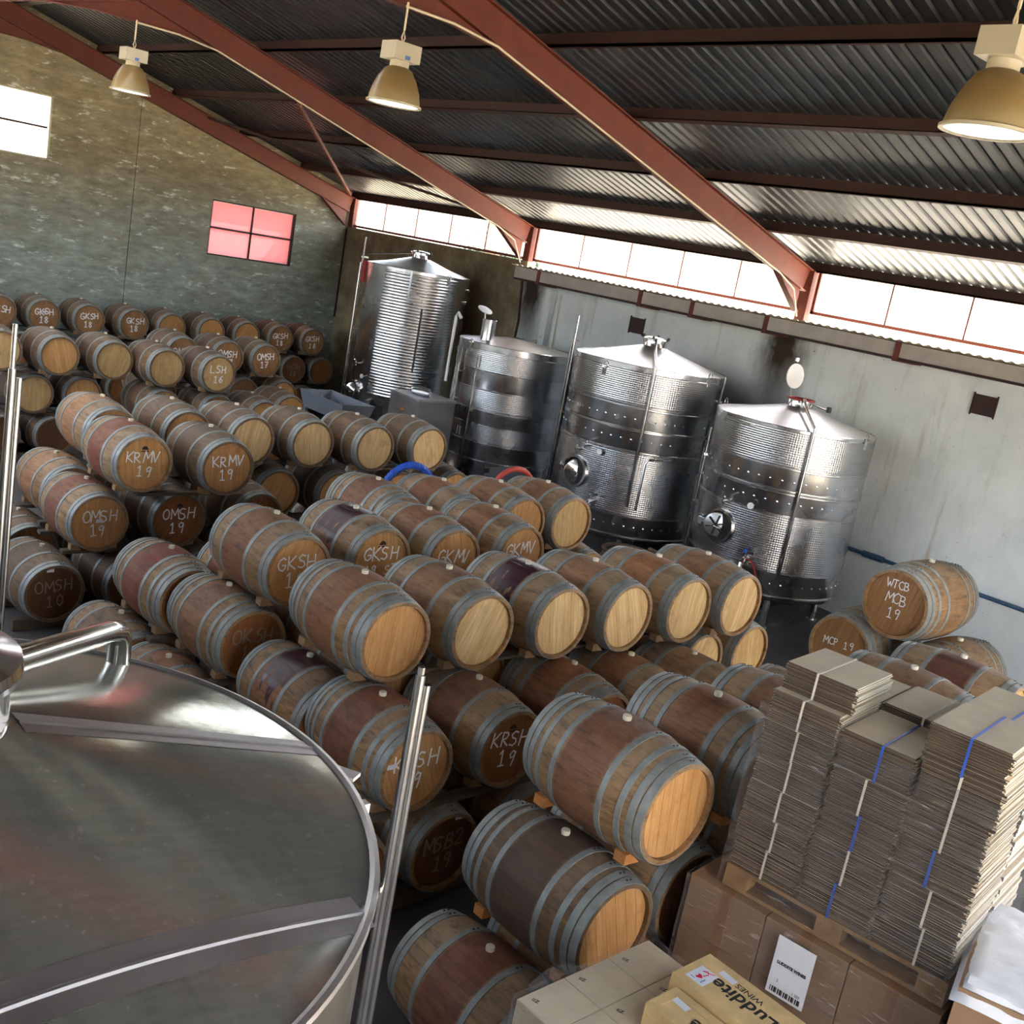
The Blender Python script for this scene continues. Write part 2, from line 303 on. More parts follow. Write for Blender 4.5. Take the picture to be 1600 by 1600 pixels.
M['film'] = film_mat(); M['filmw'] = plain('white_film', (.78, .8, .85), .25, 0, .05, 7, .5); M['tape'] = plain('brown_tape', srgb(140, 104, 74), .35); M['string'] = plain('white_string', srgb(224, 216, 200), .7); M['strap'] = plain('blue_strap', srgb(52, 92, 190), .5); M['paper'] = plain('paper', (.72, .74, .8), .7, 0, .04)
M['crate'] = plain('crate_pine', srgb(214, 184, 132), .65, 0, .18, 10, .1); M['ink'] = plain('black_ink', (.02, .018, .016), .8); M['pinkink'] = plain('red_ink', srgb(208, 30, 70), .6); M['blueink'] = plain('blue_ink', srgb(80, 110, 170), .6)
M['gret'] = plain('grey_bin', srgb(98, 104, 114), .45, .2, .08); M['cab'] = steel_mat('dull_cabinet_steel', .5, .35)
M['lens'] = N('lamp_lens').set(col=(.9, .9, .86), rough=.3, emit=(1, .96, .86), es=1.0).m
def shade_mat():
    m = N('yellowed_shade'); x, y, z = m.sep(m.coord()); c = m.ramp(m.math('DIVIDE', m.math('ADD', z, .45), .45), [(0, srgb(172, 168, 152)), (.5, srgb(154, 140, 106)), (1, srgb(130, 108, 70))]); m.set(col=c, rough=.35); return m.m
M['shade'] = shade_mat()

# ---------------------------------------------------------------- setting
XW, XL, YG, YB, XR = 15.24, -1.44, 23.2, -5.2, 6.9
def ztop(x): return 5.1 + .275 * (XW - abs(x - XR) - XR) if x < XR else 5.1 + .275 * (XW - x)
FR = [23.08, 16.65, 10.04, 3.43, -3.2]
struct('floor', MB().box(XL - .3, XW + .3, YB - .3, YG + .3, -.2, 0), M['floor'])
# right wall: white painted up to the ledge, bare plaster in the far bay
w = MB(); w.box(XW, XW + .23, YB, 16.55, 0, 4.16); w.box(XW, XW + .23, 16.55, YG, 0, 4.40)
wall_r = struct('wall_right', w, M['long'], smooth=0)
# gable
def strips(holes, xs, y0, y1, top, seam=None):
    g = MB()
    for a, b in zip(xs[:-1], xs[1:]):
        ya = y0
        if seam and abs(a - seam) < 1e-6: ya = y0 + .03
        hs = sorted([h for h in holes if h[0] <= a + 1e-6 and h[1] >= b - 1e-6], key=lambda h: h[2]); z = 0
        for h in hs:
            if h[2] > z: g.add([(p, q, r) for p in (a, b) for q in (ya, y1) for r in (z, h[2])], [(0, 1, 3, 2), (4, 6, 7, 5), (0, 4, 5, 1), (2, 3, 7, 6), (0, 2, 6, 4), (1, 5, 7, 3)])
            z = h[3]
        ta, tb = top(a), top(b)
        g.add([(a, ya, z), (a, ya, ta), (a, y1, z), (a, y1, ta), (b, ya, z), (b, ya, tb), (b, y1, z), (b, y1, tb)], [(0, 1, 3, 2), (4, 6, 7, 5), (0, 4, 5, 1), (2, 3, 7, 6), (0, 2, 6, 4), (1, 5, 7, 3)])
    return g
PK = (11.69, 13.83, 3.25, 4.46); LW = (5.7, 8.11, 4.62, 5.84)
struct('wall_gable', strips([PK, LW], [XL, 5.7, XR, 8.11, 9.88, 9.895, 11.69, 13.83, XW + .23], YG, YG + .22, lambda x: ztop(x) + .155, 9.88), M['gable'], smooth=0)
struct('wall_back', strips([(0, 14.6, 0, 4.9)], [XL, 0, XR, 14.6, XW + .23], YB - .22, YB, lambda x: ztop(x) + .155), M['plain_wall'], smooth=0)
w = MB(); w.box(XL - .23, XL, YB, YG, 0, 3.1); w.box(XL - .23, XL, YB, 6, 3.1, 4.4); w.box(XL - .23, XL, 6, 22.5, 4.3, 4.4); w.box(XL - .23, XL, 22.5, YG, 3.1, 4.4); struct('wall_left', w, M['plain_wall'], smooth=0)  # high opening added in this unseen wall to brighten the long wall
# ceiling: ridge cap, corrugated sheets, purlins, rafters
ceil = struct('ceiling', MB().beam((XR, YB - .3, ztop(XR) + .21), (XR, YG + .4, ztop(XR) + .21), (1, 0, 0), .5, .02), M['roof'])
sl = math.hypot(1, .275); SHW = .7
def sheet_mesh():
    g = MB(); pr = []; n = 4; p = SHW / n
    for i in range(n):
        b = i * p
        pr += [(b, 0), (b + p * .60, 0), (b + p * .70, .032), (b + p * .90, .032)]
    pr.append((SHW, 0))
    Lx = (XW + .34 - XR)
    vs = [(x * Lx, yy, -x * Lx * .275 + zz) for x in (0, 1) for yy, zz in pr]; k = len(pr)
    g.add(vs, [(i, i + 1, k + i + 1, k + i) for i in range(k - 1)]); return g.mesh('roof_sheet', M['roof'], 0)
shm = sheet_mesh(); ADDED_SKYL = (1, 4, 25, 29, 34); shs = shm.copy(); shs.materials[0] = M['added_skylight']; ny = int((YG + .35 - (YB - .3)) / SHW)  # unseen skylights added to the left slope to light the interior
for i in range(ny):
    y0 = YB - .3 + i * SHW
    put('roof_sheet', shm, ceil, (XR, y0, ztop(XR) + .13))
    o = put('added_skylight_sheet' if i in ADDED_SKYL else 'roof_sheet', shs if i in ADDED_SKYL else shm, ceil, (XR, y0 + SHW, ztop(XR) + .13), (0, 0, PI))
pur = MB().box(-.032, .032, YB - .2, YG, 0, .14).box(-.032, .06, YB - .2, YG, 0, .012).mesh('purlin', M['rustd'], 0)
for d in (.35, 1.98, 3.62, 5.25, 6.87, 8.38):
    for s in (1, -1):
        x = XR + s * d; put('purlin', pur, ceil, (x, 0, ztop(x) - .01), (0, s * math.atan(.275), 0))
for fy in FR:
    g = MB()
    for s in (1, -1):
        a = Vector((XR, fy, ztop(XR) - .19)); b = Vector((XR + s * 8.30, fy, ztop(XR + s * 8.3) - .19))
        g.beam(a, b, (0, 1, 0), .012, .34); g.beam(a, b, (0, 1, 0), .15, .016, 0, .17); g.beam(a, b, (0, 1, 0), .15, .016, 0, -.17)
        c = Vector((XR, fy, 6.74)); e = Vector((XR + s * .62, fy, 6.74)); f = Vector((XR + s * 1.25, fy, ztop(XR + 1.25) - .38))
        g.beam(c, e, (0, 1, 0), .15, .016); g.beam(e, f, (0, 1, 0), .15, .016)
        g.poly([(XR, fy, 6.74), (XR + s * .62, fy, 6.74), (XR + s * 1.25, fy, ztop(XR + 1.25) - .38), (XR, fy, ztop(XR) - .3)], (0, .01, 0))
        k = XR + s * 8.2; g.poly([(k, fy, 4.45), (k, fy, ztop(XR + 8.2) - .3), (k - s * .75, fy, ztop(XR + 7.45) - .37)], (0, .01, 0))
        g.beam((k, fy, 4.42), (k - s * .75, fy, ztop(XR + 7.45) - .37), (0, 1, 0), .12, .014)
    ra = mk('rafter', g, M['rust'], ceil, 0)
    if fy in (10.04, 16.65, 3.43):
        yy = fy - .085; pts = [(XR - .02, yy, 6.72), (XR + .62, yy, 6.72), (XR + 1.25, yy, ztop(XR + 1.25) - .40), (XR + 7.45, yy, ztop(XR + 7.45) - .40), (XR + 7.9, yy, 4.75), (XR + 8.15, yy, 4.35)]
        mk('conduit', MB().tube(pts, .014, 6), M['conduit'], ra)
mk('roof_brace', MB().beam((9.75, 16.75, 6.22), (15.08, 23.0, 5.15), (0, 1, 0), .06, .06), M['rust'], ceil, 0)
mk('roof_brace', MB().beam((11.3, 23.1, 6.12), (15.1, 16.8, 5.08), (0, 1, 0), .05, .05), M['rustd'], ceil, 0)
# clerestory of the long wall
wn_i = 1
def clerestory(x, y0, y1, z0, z1, nb, pane, s=1):
    global wn_i
    g = MB(); g.box(x - .03, x + .03, y0, y1, z0, z0 + .05); g.box(x - .03, x + .03, y0, y1, z1 - .03, z1); g.box(x - .03, x + .03, y0, y0 + .05, z0, z1); g.box(x - .03, x + .03, y1 - .05, y1, z0, z1)
    f = struct('window_%d' % wn_i, g, M['rust'], smooth=0); wn_i += 1
    for i in range(nb):
        a = y0 + .05 + (y1 - y0 - .1) * i / nb; b = y0 + .05 + (y1 - y0 - .1) * (i + 1) / nb
        mk('pane', MB().box(x - .003, x + .003, a + .002, b - .002, z0 + .05, z1 - .03), pane, f, 0)
        if i: mk('mullion', MB().box(x - .012, x + .012, a - .012, a + .012, z0 + .05, z1 - .03), M['rust'], f, 0)
    return f
XC = XW + .10
clerestory(XC, 16.75, 23.1, 4.42, 5.10, 5, M['clear'])
clerestory(XC, 10.14, 16.5, 4.42, 5.10, 5, M['pane'])
clerestory(XC, 3.53, 9.9, 4.42, 5.10, 5, M['pane'])
clerestory(XC, -3.1, 3.3, 4.42, 5.10, 5, M['pane'])
for a, b in ((16.75, 23.1), (10.14, 16.5), (3.53, 9.9), (-3.1, 3.3)): clerestory(XL - .1, a, b, 4.42, 5.10, 4, M['pane'])
for a, b in ((16.75, 23.1), (10.14, 16.5), (3.53, 9.9), (-3.1, 3.3)): portal((XC + .05, (a + b) / 2, 4.76), .66, b - a, (-1, 0, 0))
portal((7.3, YB - .3, 2.45), 14.6, 4.9, (0, 1, 0)); portal((XL - .3, 14.25, 3.7), 1.2, 16.5, (1, 0, 0))
for fy in FR:
    for s in (1, -1):
        x = XC if s > 0 else XL - .1
        mk('eave_post', MB().box(x - .09, x + .05, fy - .09, fy + .09, 4.16, 5.12), M['rust'], wall_r, 0)
# bright corrugated ledge sheets on a grey beam below the windows
g = MB(); ys = [YB + i * .019 for i in range(int((16.75 - YB) / .019))]
for (xa, za), (xb, zb) in (((XW - .27, 4.30), (XW + 3.2, 3.62)),):
    vs = [(x, y, z + .012 * math.sin(2 * PI * y / .152)) for x, z in ((xa, za), (xb, zb)) for y in ys]; k = len(ys)
    g.add(vs, [(i, i + 1, k + i + 1, k + i) for i in range(k - 1)])
mk('ledge_sheet', g, M['ledge'], wall_r, 60)
mk('ledge_beam', MB().box(XW - .24, XW, YB, 16.62, 4.03, 4.26), M['beam'], wall_r, 0)
mk('ledge_flashing', MB().box(XW - .26, XW - .24, YB, 16.6, 4.01, 4.05), M['rustd'], wall_r, 0)
for y in (15.9, 13.2, 12.0, 10.45, 8.1, 5.7, 3.4):
    mk('ledge_bracket', MB().box(XW - .262, XW - .24, y - .04, y + .04, 4.0, 4.27).box(XW - .27, XW, y - .3, y + .04, 3.99, 4.01), M['rust'], wall_r, 0)
for y in (13.35, 6.74): mk('wall_vent', MB().box(XW - .012, XW + .01, y - .16, y + .16, 3.5, 3.78).box(XW - .02, XW, y - .18, y - .16, 3.48, 3.8).box(XW - .02, XW, y + .16, y + .18, 3.48, 3.8), M['rustd'], wall_r, 0)
mk('wall_pipe', MB().tube([(XW - .06, 16.3, 1.08), (XW - .06, -5, 1.08)], .03, 8).tube([(XW - .06, 7.9, 1.08), (XW - .06, 7.55, 1.08)], .05, 8).tube([(XW - .06, 5.2, 1.08), (XW - .06, 4.9, 1.08)], .05, 8), M['bluepipe'], wall_r)
mk('downpipe', MB().box(XW - .14, XW - .01, 15.55, 15.72, 0, 3.95), M['long'], wall_r, 0)
mk('wall_conduit', MB().tube([(XW - .03, 15.4, 3.9), (XW - .03, 15.4, 2.4), (XW - .03, 15.42, .3)], .012, 6), M['conduit'], wall_r)
mk('wall_stain_crack', MB().tube([(XW - .006, 16.6, 4.0), (XW - .006, 16.5, 3.2), (XW - .006, 16.58, 2.0)], .03, 5), M['rustd'], wall_r)
mk('corner_post', MB().box(XW - .03, XW, YG - .06, YG - .02, 2.2, 4.35), M['rustd'], wall_r, 0)
# gable windows
def gable_window(h, mat_f, pane, nx, nz, num, setb=.1):
    x0, x1, z0, z1 = h; y = YG + setb; g = MB(); t = .03
    g.box(x0, x0 + t, YG + .02, y + .03, z0, z1); g.box(x1 - t, x1, YG + .02, y + .03, z0, z1); g.box(x0, x1, YG + .02, y + .03, z0, z0 + t); g.box(x0, x1, YG + .02, y + .03, z1 - t, z1)
    f = struct('window_%d' % num, g, mat_f, smooth=0)
    for i in range(nx):
        for j in range(nz):
            a = x0 + t + (x1 - x0 - 2 * t) * i / nx; b = x0 + t + (x1 - x0 - 2 * t) * (i + 1) / nx; c = z0 + t + (z1 - z0 - 2 * t) * j / nz; d = z0 + t + (z1 - z0 - 2 * t) * (j + 1) / nz
            mk('pane', MB().box(a + .002, b - .002, y, y + .006, c + .002, d - .002), pane, f, 0)
    for i in range(1, nx): xx = x0 + (x1 - x0) * i / nx; mk('mullion', MB().box(xx - .02, xx + .02, y - .02, y + .02, z0, z1), M['rustd'], f, 0)
    for j in range(1, nz): zz = z0 + (z1 - z0) * j / nz; mk('mullion', MB().box(x0, x1, y - .02, y + .02, zz - .02, zz + .02), M['rustd'], f, 0)
gable_window(PK, M['rustd'], M['pink'], 2, 2, 9); gable_window(LW, M['beige'], M['pane'], 1, 2, 10, .15)
# outside
struct('ground', MB().box(-60, 90, -60, 90, -.35, -.21), M['ground'])
tr = thing('tree', 'leafy green tree outside, seen through the far clerestory pane', 'tree', (24.2, 27.6, -.2))
rn = random.Random(3); g = MB()
for i in range(2600):
    while True:
        p = Vector((rn.uniform(-1, 1), rn.uniform(-1, 1), rn.uniform(-1, 1)))
        if .35 < p.length < 1: break
    p = Vector((p.x * 1.5, p.y * 1.5, p.z * 1.3 + 4.6)); a = Vector((rn.uniform(-1, 1), rn.uniform(-1, 1), rn.uniform(-1, 1))).normalized(); b = a.orthogonal().normalized() * .05; a = a * .12
    g.add([p - a, p + b, p + a, p - b], [(0, 1, 2, 3)])
fol = tag(mk('foliage', g, M['leaf'], tr, 0), kind='stuff')
mk('trunk', MB().tube([(0, 0, 0), (.1, 0, 2), (0, .1, 4.6)], .13, 8).tube([(.05, 0, 3), (.6, .2, 4.8)], .05, 6).tube([(.05, 0, 3.3), (-.6, -.2, 5)], .05, 6), M['bark'], tr)

shade_tree = thing('tree', 'unseen tall tree added outside to keep sun off the far clerestory', 'tree', (18.6, 21.6, -.2))  # added out of view to block the sun at the far bay
mk('trunk', MB().tube([(0, 0, 0), (.1, .1, 4), (0, 0, 8.2)], .2, 10).tube([(0, 0, 5.5), (.9, .6, 8)], .08, 6).tube([(0, 0, 5.8), (-.8, -.7, 8.2)], .08, 6), M['bark'], shade_tree)
for k_, (dx, dy, dz) in enumerate(((0, 0, 4.6), (1.2, 1.6, 4.8), (-.9, -1.6, 4.7), (.9, -2.6, 4.5), (-.4, 2.4, 4.6), (0, 0, 5.6))):
    o = put('foliage', fol.data, shade_tree, (dx, dy, dz), (0, 0, k_ * 1.1)); o['kind'] = 'stuff'

ob = thing('bounce_building', 'unseen white building added behind the camera to bounce and reflect daylight', 'building', (6, -14.5, -.21))  # added out of view as a bright surface for tank reflections and bounce
mk('wall', MB().box(-12, 12, -3, 0, 0, 5.2), M['white'], ob, 0); mk('roof', MB().poly([(-12.4, -3.3, 5.2), (-12.4, .3, 5.2), (-12.4, -1.5, 6.3)], (24.8, 0, 0)), M['rustd'], ob, 0)
for k_ in (-8, -3, 2, 7): mk('door', MB().box(k_, k_ + 1.6, -.02, .04, 0, 2.4), M['bluepipe'], ob, 0)

# ---------------------------------------------------------------- lamps
def lamp(y, label):
    t = thing('pendant_lamp', label, 'lamp', (XR - .04, y, 5.93), 0, 'bell pendant lamps under the ridge')
    mk('stem', MB().tube([(0, 0, .55), (0, 0, .82)], .012, 6).tube([(0, 0, .42), (.02, 0, .48), (0, 0, .55), (-.02, 0, .48), (0, 0, .42)], .008, 6), M['conduit'], t)
    mk('ballast_box', MB().box(-.16, .16, -.13, .13, .25, .42).box(-.03, .03, -.134, -.13, .26, .30, 1), [M['beige'], M['blueink']], t, 0)
    mk('neck', MB().lathe([(.10, .16), (.10, .26)], 24), M['beige'], t)
    pr = [(.10, .19), (.14, .17), (.20, .08), (.245, -.03), (.265, -.12), (.27, -.165)]
    mk('shade', MB().lathe(pr + [(r - .006, z) for r, z in pr[::-1]], 36, close=False), M['shade'], t)
    mk('rim', MB().lathe([(.262, -.155), (.29, -.16), (.29, -.18), (.262, -.18)], 36, close=False), M['beige'], t)
    mk('lens', MB().lathe([(.262, -.168), (.15, -.176), (0.0001, -.18)], 36, close=False), M['lens'], t)
lamp(16.55, 'bell pendant lamp farthest away, near the gable wall'); lamp(9.9, 'bell pendant lamp in the middle, hanging from a conduit'); lamp(3.5, 'nearest bell pendant lamp at the upper right corner')

# ---------------------------------------------------------------- barrels
RB, RH, HL = .35, .295, .475
def rad(t): return RB - (RB - RH) * (t / HL) ** 2
MY = Matrix.Rotation(-PI / 2, 4, 'X')      # lathe axis z -> y
def barrel_meshes():
    NS = 64; ts = [-HL, -.43, -.36, -.27, -.18, -.09, 0, .09, .18, .27, .36, .43, HL]; vs = []; fs = []
    prof = [(RH - .026, -HL + .03), (RH - .026, -HL)] + [(rad(t), t) for t in ts] + [(RH - .026, HL), (RH - .026, HL - .03)]
    for j, (r, t) in enumerate(prof):
        for i in range(NS):
            a = 2 * PI * i / NS; rr = r * (.9945 if (i % 2 == 0 and 2 <= j <= 14) else 1); vs.append((rr * math.sin(a), t, rr * math.cos(a)))
    for j in range(len(prof) - 1):
        for i in range(NS): fs.append((j * NS + i, j * NS + (i + 1) % NS, (j + 1) * NS + (i + 1) % NS, (j + 1) * NS + i))
    g = MB().add(vs, fs); res = {}
    res['staves'] = g.mesh('staves', M['staves'], 50); res['spill'] = g.mesh('staves', M['spill'], 50); res['old'] = g.mesh('staves', M['old'], 50)
    g = MB(); R = RH - .027; np_ = 7; gap = .0012
    for k in range(np_):
        a = -R + 2 * R * k / np_ + gap; b = -R + 2 * R * (k + 1) / np_ - gap; up = []; 
        xs = [a + (b - a) * i / 4 for i in range(5)]
        pts = [(x, 0, math.sqrt(max(0, R * R - x * x))) for x in xs] + [(x, 0, -math.sqrt(max(0, R * R - x * x))) for x in xs[::-1]]
        pts = [p for i, p in enumerate(pts) if i == 0 or (Vector(p) - Vector(pts[i - 1])).length > 1e-4]
        g.poly(pts, (0, .02, 0))
    g.lathe([(R - .004, .004), (R - .004, .018)], 24, 0, MY)
    res['head'] = g.mesh('head', M['head'], 0)
    def hoop(t, w, th=.004):
        g = MB(); q = []
        for s in (-1, 0, 1): q.append((rad(t + s * w / 2) + th, t + s * w / 2))
        q = [(rad(t - w / 2) - .004, t - w / 2)] + q + [(rad(t + w / 2) - .004, t + w / 2)]
        g.lathe(q, 48, 0, MY, close=False)
        # overlapped joint with two rivets near the bung line
        a0 = .16; q2 = [(r + .0025, tt) for r, tt in q[1:4]]; g.lathe(q2, 6, 0, MY @ Matrix.Rotation(-PI / 2, 4, 'Z'), a0 - .12, a0 + .12, False)
        for da in (-.05, .05):
            aa = a0 + da; c = Vector((math.sin(aa) * (rad(t) + th + .003), t, math.cos(aa) * (rad(t) + th + .003))); u = Vector((math.sin(aa), 0, math.cos(aa))); g.cyl(c, c + u * .004, .007, 6, 1)
        return g.mesh('hoop', [M['hoop'], M['rivet']], 40)
    h6 = [(.025, .046), (.078, .040), (.285, .036)]; h8 = [(.025, .046), (.079, .042), (.155, .036), (.285, .036)]
    for nm, hs in (('h6', h6), ('h8', h8)): res[nm] = [hoop(s * (HL - d), w_) for d, w_ in hs for s in (-1, 1)]
    res['bung'] = MB().lathe([(.024, -.012), (.027, .012), (.025, .024), (.012, .026), (.0001, .022)], 14, close=False).mesh('bung', M['bung'], 40)
    return res
BM = barrel_meshes()
# hand-drawn chalk strokes
GL = {'G': [[(.62, .85), (.4, 1), (.1, .8), (0, .45), (.15, .1), (.45, 0), (.66, .2), (.66, .42), (.36, .42)]], 'K': [[(0, 1), (.02, 0)], [(.6, 1), (.05, .45), (.65, 0)]], 'S': [[(.6, .9), (.3, 1), (.05, .8), (.15, .58), (.5, .45), (.6, .2), (.35, 0), (0, .1)]],
      'H': [[(0, 1), (0, 0)], [(.6, 1), (.62, 0)], [(0, .5), (.6, .52)]], 'O': [[(.35, 1), (.08, .8), (0, .45), (.12, .1), (.35, 0), (.58, .15), (.66, .5), (.56, .85), (.35, 1)]], 'M': [[(0, 0), (.08, 1), (.38, .35), (.7, 1), (.8, 0)]],
      'R': [[(0, 0), (0, 1), (.42, .95), (.5, .74), (.36, .54), (.02, .5), (.6, 0)]], 'V': [[(0, 1), (.3, 0), (.65, 1)]], 'L': [[(0, 1), (0, 0), (.55, .02)]], 'C': [[(.6, .85), (.35, 1), (.06, .75), (0, .4), (.2, .05), (.5, 0), (.64, .15)]],
      'B': [[(0, 0), (0, 1), (.4, .95), (.48, .75), (.3, .54), (.02, .52), (.45, .48), (.58, .25), (.4, .02), (0, 0)]], 'W': [[(0, 1), (.2, 0), (.4, .6), (.6, 0), (.8, 1)]], 'T': [[(0, 1), (.6, 1)], [(.3, 1), (.3, 0)]], 'P': [[(0, 0), (0, 1), (.45, .95), (.5, .7), (.35, .5), (0, .48)]],
      '1': [[(.1, .8), (.3, 1), (.3, 0)], [(.08, 0), (.52, 0)]], '9': [[(.5, .9), (.25, 1), (.05, .8), (.15, .55), (.4, .6), (.52, .9), (.45, .4), (.36, 0)]], '8': [[(.3, .52), (.08, .75), (.28, 1), (.5, .76), (.3, .52), (.04, .25), (.3, 0), (.54, .25), (.3, .52)]],
      '7': [[(0, 1), (.55, 1), (.2, 0)], [(.1, .5), (.5, .5)]], '6': [[(.5, .95), (.2, .7), (.05, .3), (.2, .02), (.45, .1), (.5, .35), (.3, .5), (.08, .35)]], '2': [[(.02, .8), (.25, 1), (.5, .8), (.4, .5), (0, 0), (.58, .02)]], '0': [[(.3, 1), (.06, .7), (.06, .3), (.3, 0), (.52, .3), (.52, .7), (.3, 1)]]}
def chalk_mesh(lines, rr, wd=.010, mat='chalk'):
    g = MB(); rj = random.Random(rr)
    for txt, cx, cz, h in lines:
        adv = h * .80; tw = adv * (len(txt) - 1) + h * .6; x0 = cx - tw / 2
        for k, ch in enumerate(txt):
            if ch == ' ': continue
            jx = rj.uniform(-.06, .06) * h; jz = rj.uniform(-.08, .08) * h; sk = rj.uniform(-.05, .12); sc = rj.uniform(.92, 1.08)
            for st in GL[ch]:
                q = [Vector((x0 + k * adv + jx + (px * .95 + sk * pz) * h * sc, 0, cz + jz + (pz - .5) * h * sc)) for px, pz in st]
                for a, b in zip(q[:-1], q[1:]):
                    d = (b - a).normalized(); n = Vector((-d.z, 0, d.x)) * wd / 2; a2 = a - d * wd * .3; b2 = b + d * wd * .3
                    g.add([a2 - n, b2 - n, b2 + n, a2 + n], [(0, 1, 2, 3)])
    return g.mesh('chalk_lettering', M[mat], 0, True)
HC = {'y': srgb(236, 206, 152), 'o': srgb(212, 164, 108), 'd': srgb(152, 104, 64), 'g': srgb(206, 176, 124), 'k': srgb(112, 78, 54), 'm': srgb(164, 124, 84)}
SC = {'w': srgb(126, 70, 56), 'b': srgb(152, 98, 66), 'o': srgb(184, 122, 74), 'k': srgb(84, 66, 62), 'r': srgb(128, 50, 42), 'p': srgb(88, 44, 46), 'n': srgb(140, 110, 78), 'g': srgb(112, 96, 78)}
HW = {'y': 'pale-headed', 'o': 'tan-headed', 'd': 'brown-headed', 'g': 'yellow-headed', 'k': 'dark-headed', 'm': 'dusty-headed'}
ORD = ['first', 'second', 'third', 'fourth', 'fifth', 'sixth', 'seventh', 'eighth', 'ninth', 'tenth']
AX = {1: .43, 2: 1.09, 3: 1.75}; TN = {1: 'bottom', 2: 'middle', 3: 'top'}
bid = 0
wedm = {}
def wedge_mesh(s):
    return MB().poly([(0, -.05, 0), (s * .115, -.04, 0), (s * .115, -.04, .062), (s * .07, -.04, .062)], (0, .08, 0)).mesh('wedge', M['wedge'], 0)
wedm = {1: wedge_mesh(1), -1: wedge_mesh(-1)}
for k_ in (1, -1): wedm[2 * k_] = wedm[k_].copy(); wedm[2 * k_].materials[0] = M['wedge2']
def barrel(x, yh, tier, head='o', stain='b', amt=.8, hoops=6, text=None, spill=False, label=None, group=None, scale=1, rotz=None, z=None, roll=0, tagp=None, tone=None, mark=False, parts=True, faint=False):
    global bid; bid += 1; rj = random.Random(bid * 13 + 5)
    t = thing('oak_barrel', label, 'barrel', (x, yh + HL, (AX[tier] if z is None else z) - RB), rj.uniform(-.022, .022) if rotz is None else rotz, group)
    t.scale = (scale,) * 3; L = (0, 0, RB)
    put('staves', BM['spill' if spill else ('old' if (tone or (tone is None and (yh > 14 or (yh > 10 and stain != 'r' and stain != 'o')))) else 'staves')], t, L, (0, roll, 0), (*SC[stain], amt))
    hc = HC[head]; j = rj.uniform(.88, 1.06); hc = tuple(min(1, c * j) for c in hc)
    put('head', BM['head'], t, (0, -HL + .028, RB), (0, rj.uniform(-.4, .4), 0), (*hc, 1)); put('head', BM['head'], t, (0, HL - .028, RB), (0, rj.uniform(-2, 2), PI), (*hc, 1))
    for h in BM['h%d' % hoops]: put('hoop', h, t, L, (0, roll * .5, 0))
    put('bung', BM['bung'], t, (math.sin(roll) * RB, 0, RB + math.cos(roll) * RB), (0, roll, 0))
    if text:
        n = len(text); ln = []
        for k, s in enumerate(text):
            h = (.115 if len(s) <= 4 else .085) / (1.35 if scale > 1 else 1); ln.append((s, .0 + rj.uniform(-.02, .02), .045 - k * (.155 if scale == 1 else .125) + (.03 if n > 1 else 0) + (.09 if n > 2 else 0), h if n < 3 or k else h * .8))
        put('chalk_lettering', chalk_mesh(ln, bid, (.0135 if yh < 14 else .0165) / (scale * 1.1 if scale > 1 else 1), ('pale' if faint == 'pale' else 'faint') if faint else 'chalk'), t, (0, -HL + .0262, RB), (0, rj.uniform(-.08, .05), 0))
    if mark: mk('branded_mark', MB().poly([(-.035, 0, .15), (.035, 0, .15), (.03, 0, .165), (.015, 0, .185), (-.015, 0, .185), (-.03, 0, .165)], (0, .001, 0)).box(-.04, .04, 0, .001, .128, .14), M['bchalk'], t, 0, loc=(0, -HL + .0265, RB))
    if tagp: mk('paper_tag', MB().box(-.035, .035, -.001, 0, -.018, .018), M['tagw'], t, 0, loc=(tagp[0], -HL + .0262, RB + tagp[1]))
    return t
def wedges(x, yh, tier, nm, sides=(-1, 1), ys=(.15,)):
    for s in sides:
        for q in ys:
            a = put('wedge', wedm[s] if yh < 4.5 else wedm[s * 2], None, (x + s * .125, yh + q, AX[tier] - .312)); tag(a, 'wooden wedge under %s %s of %s' % ('left' if s < 0 else 'right', 'front' if q < .3 else 'rear', nm), 'wedge', 'wedges chocking the barrels')
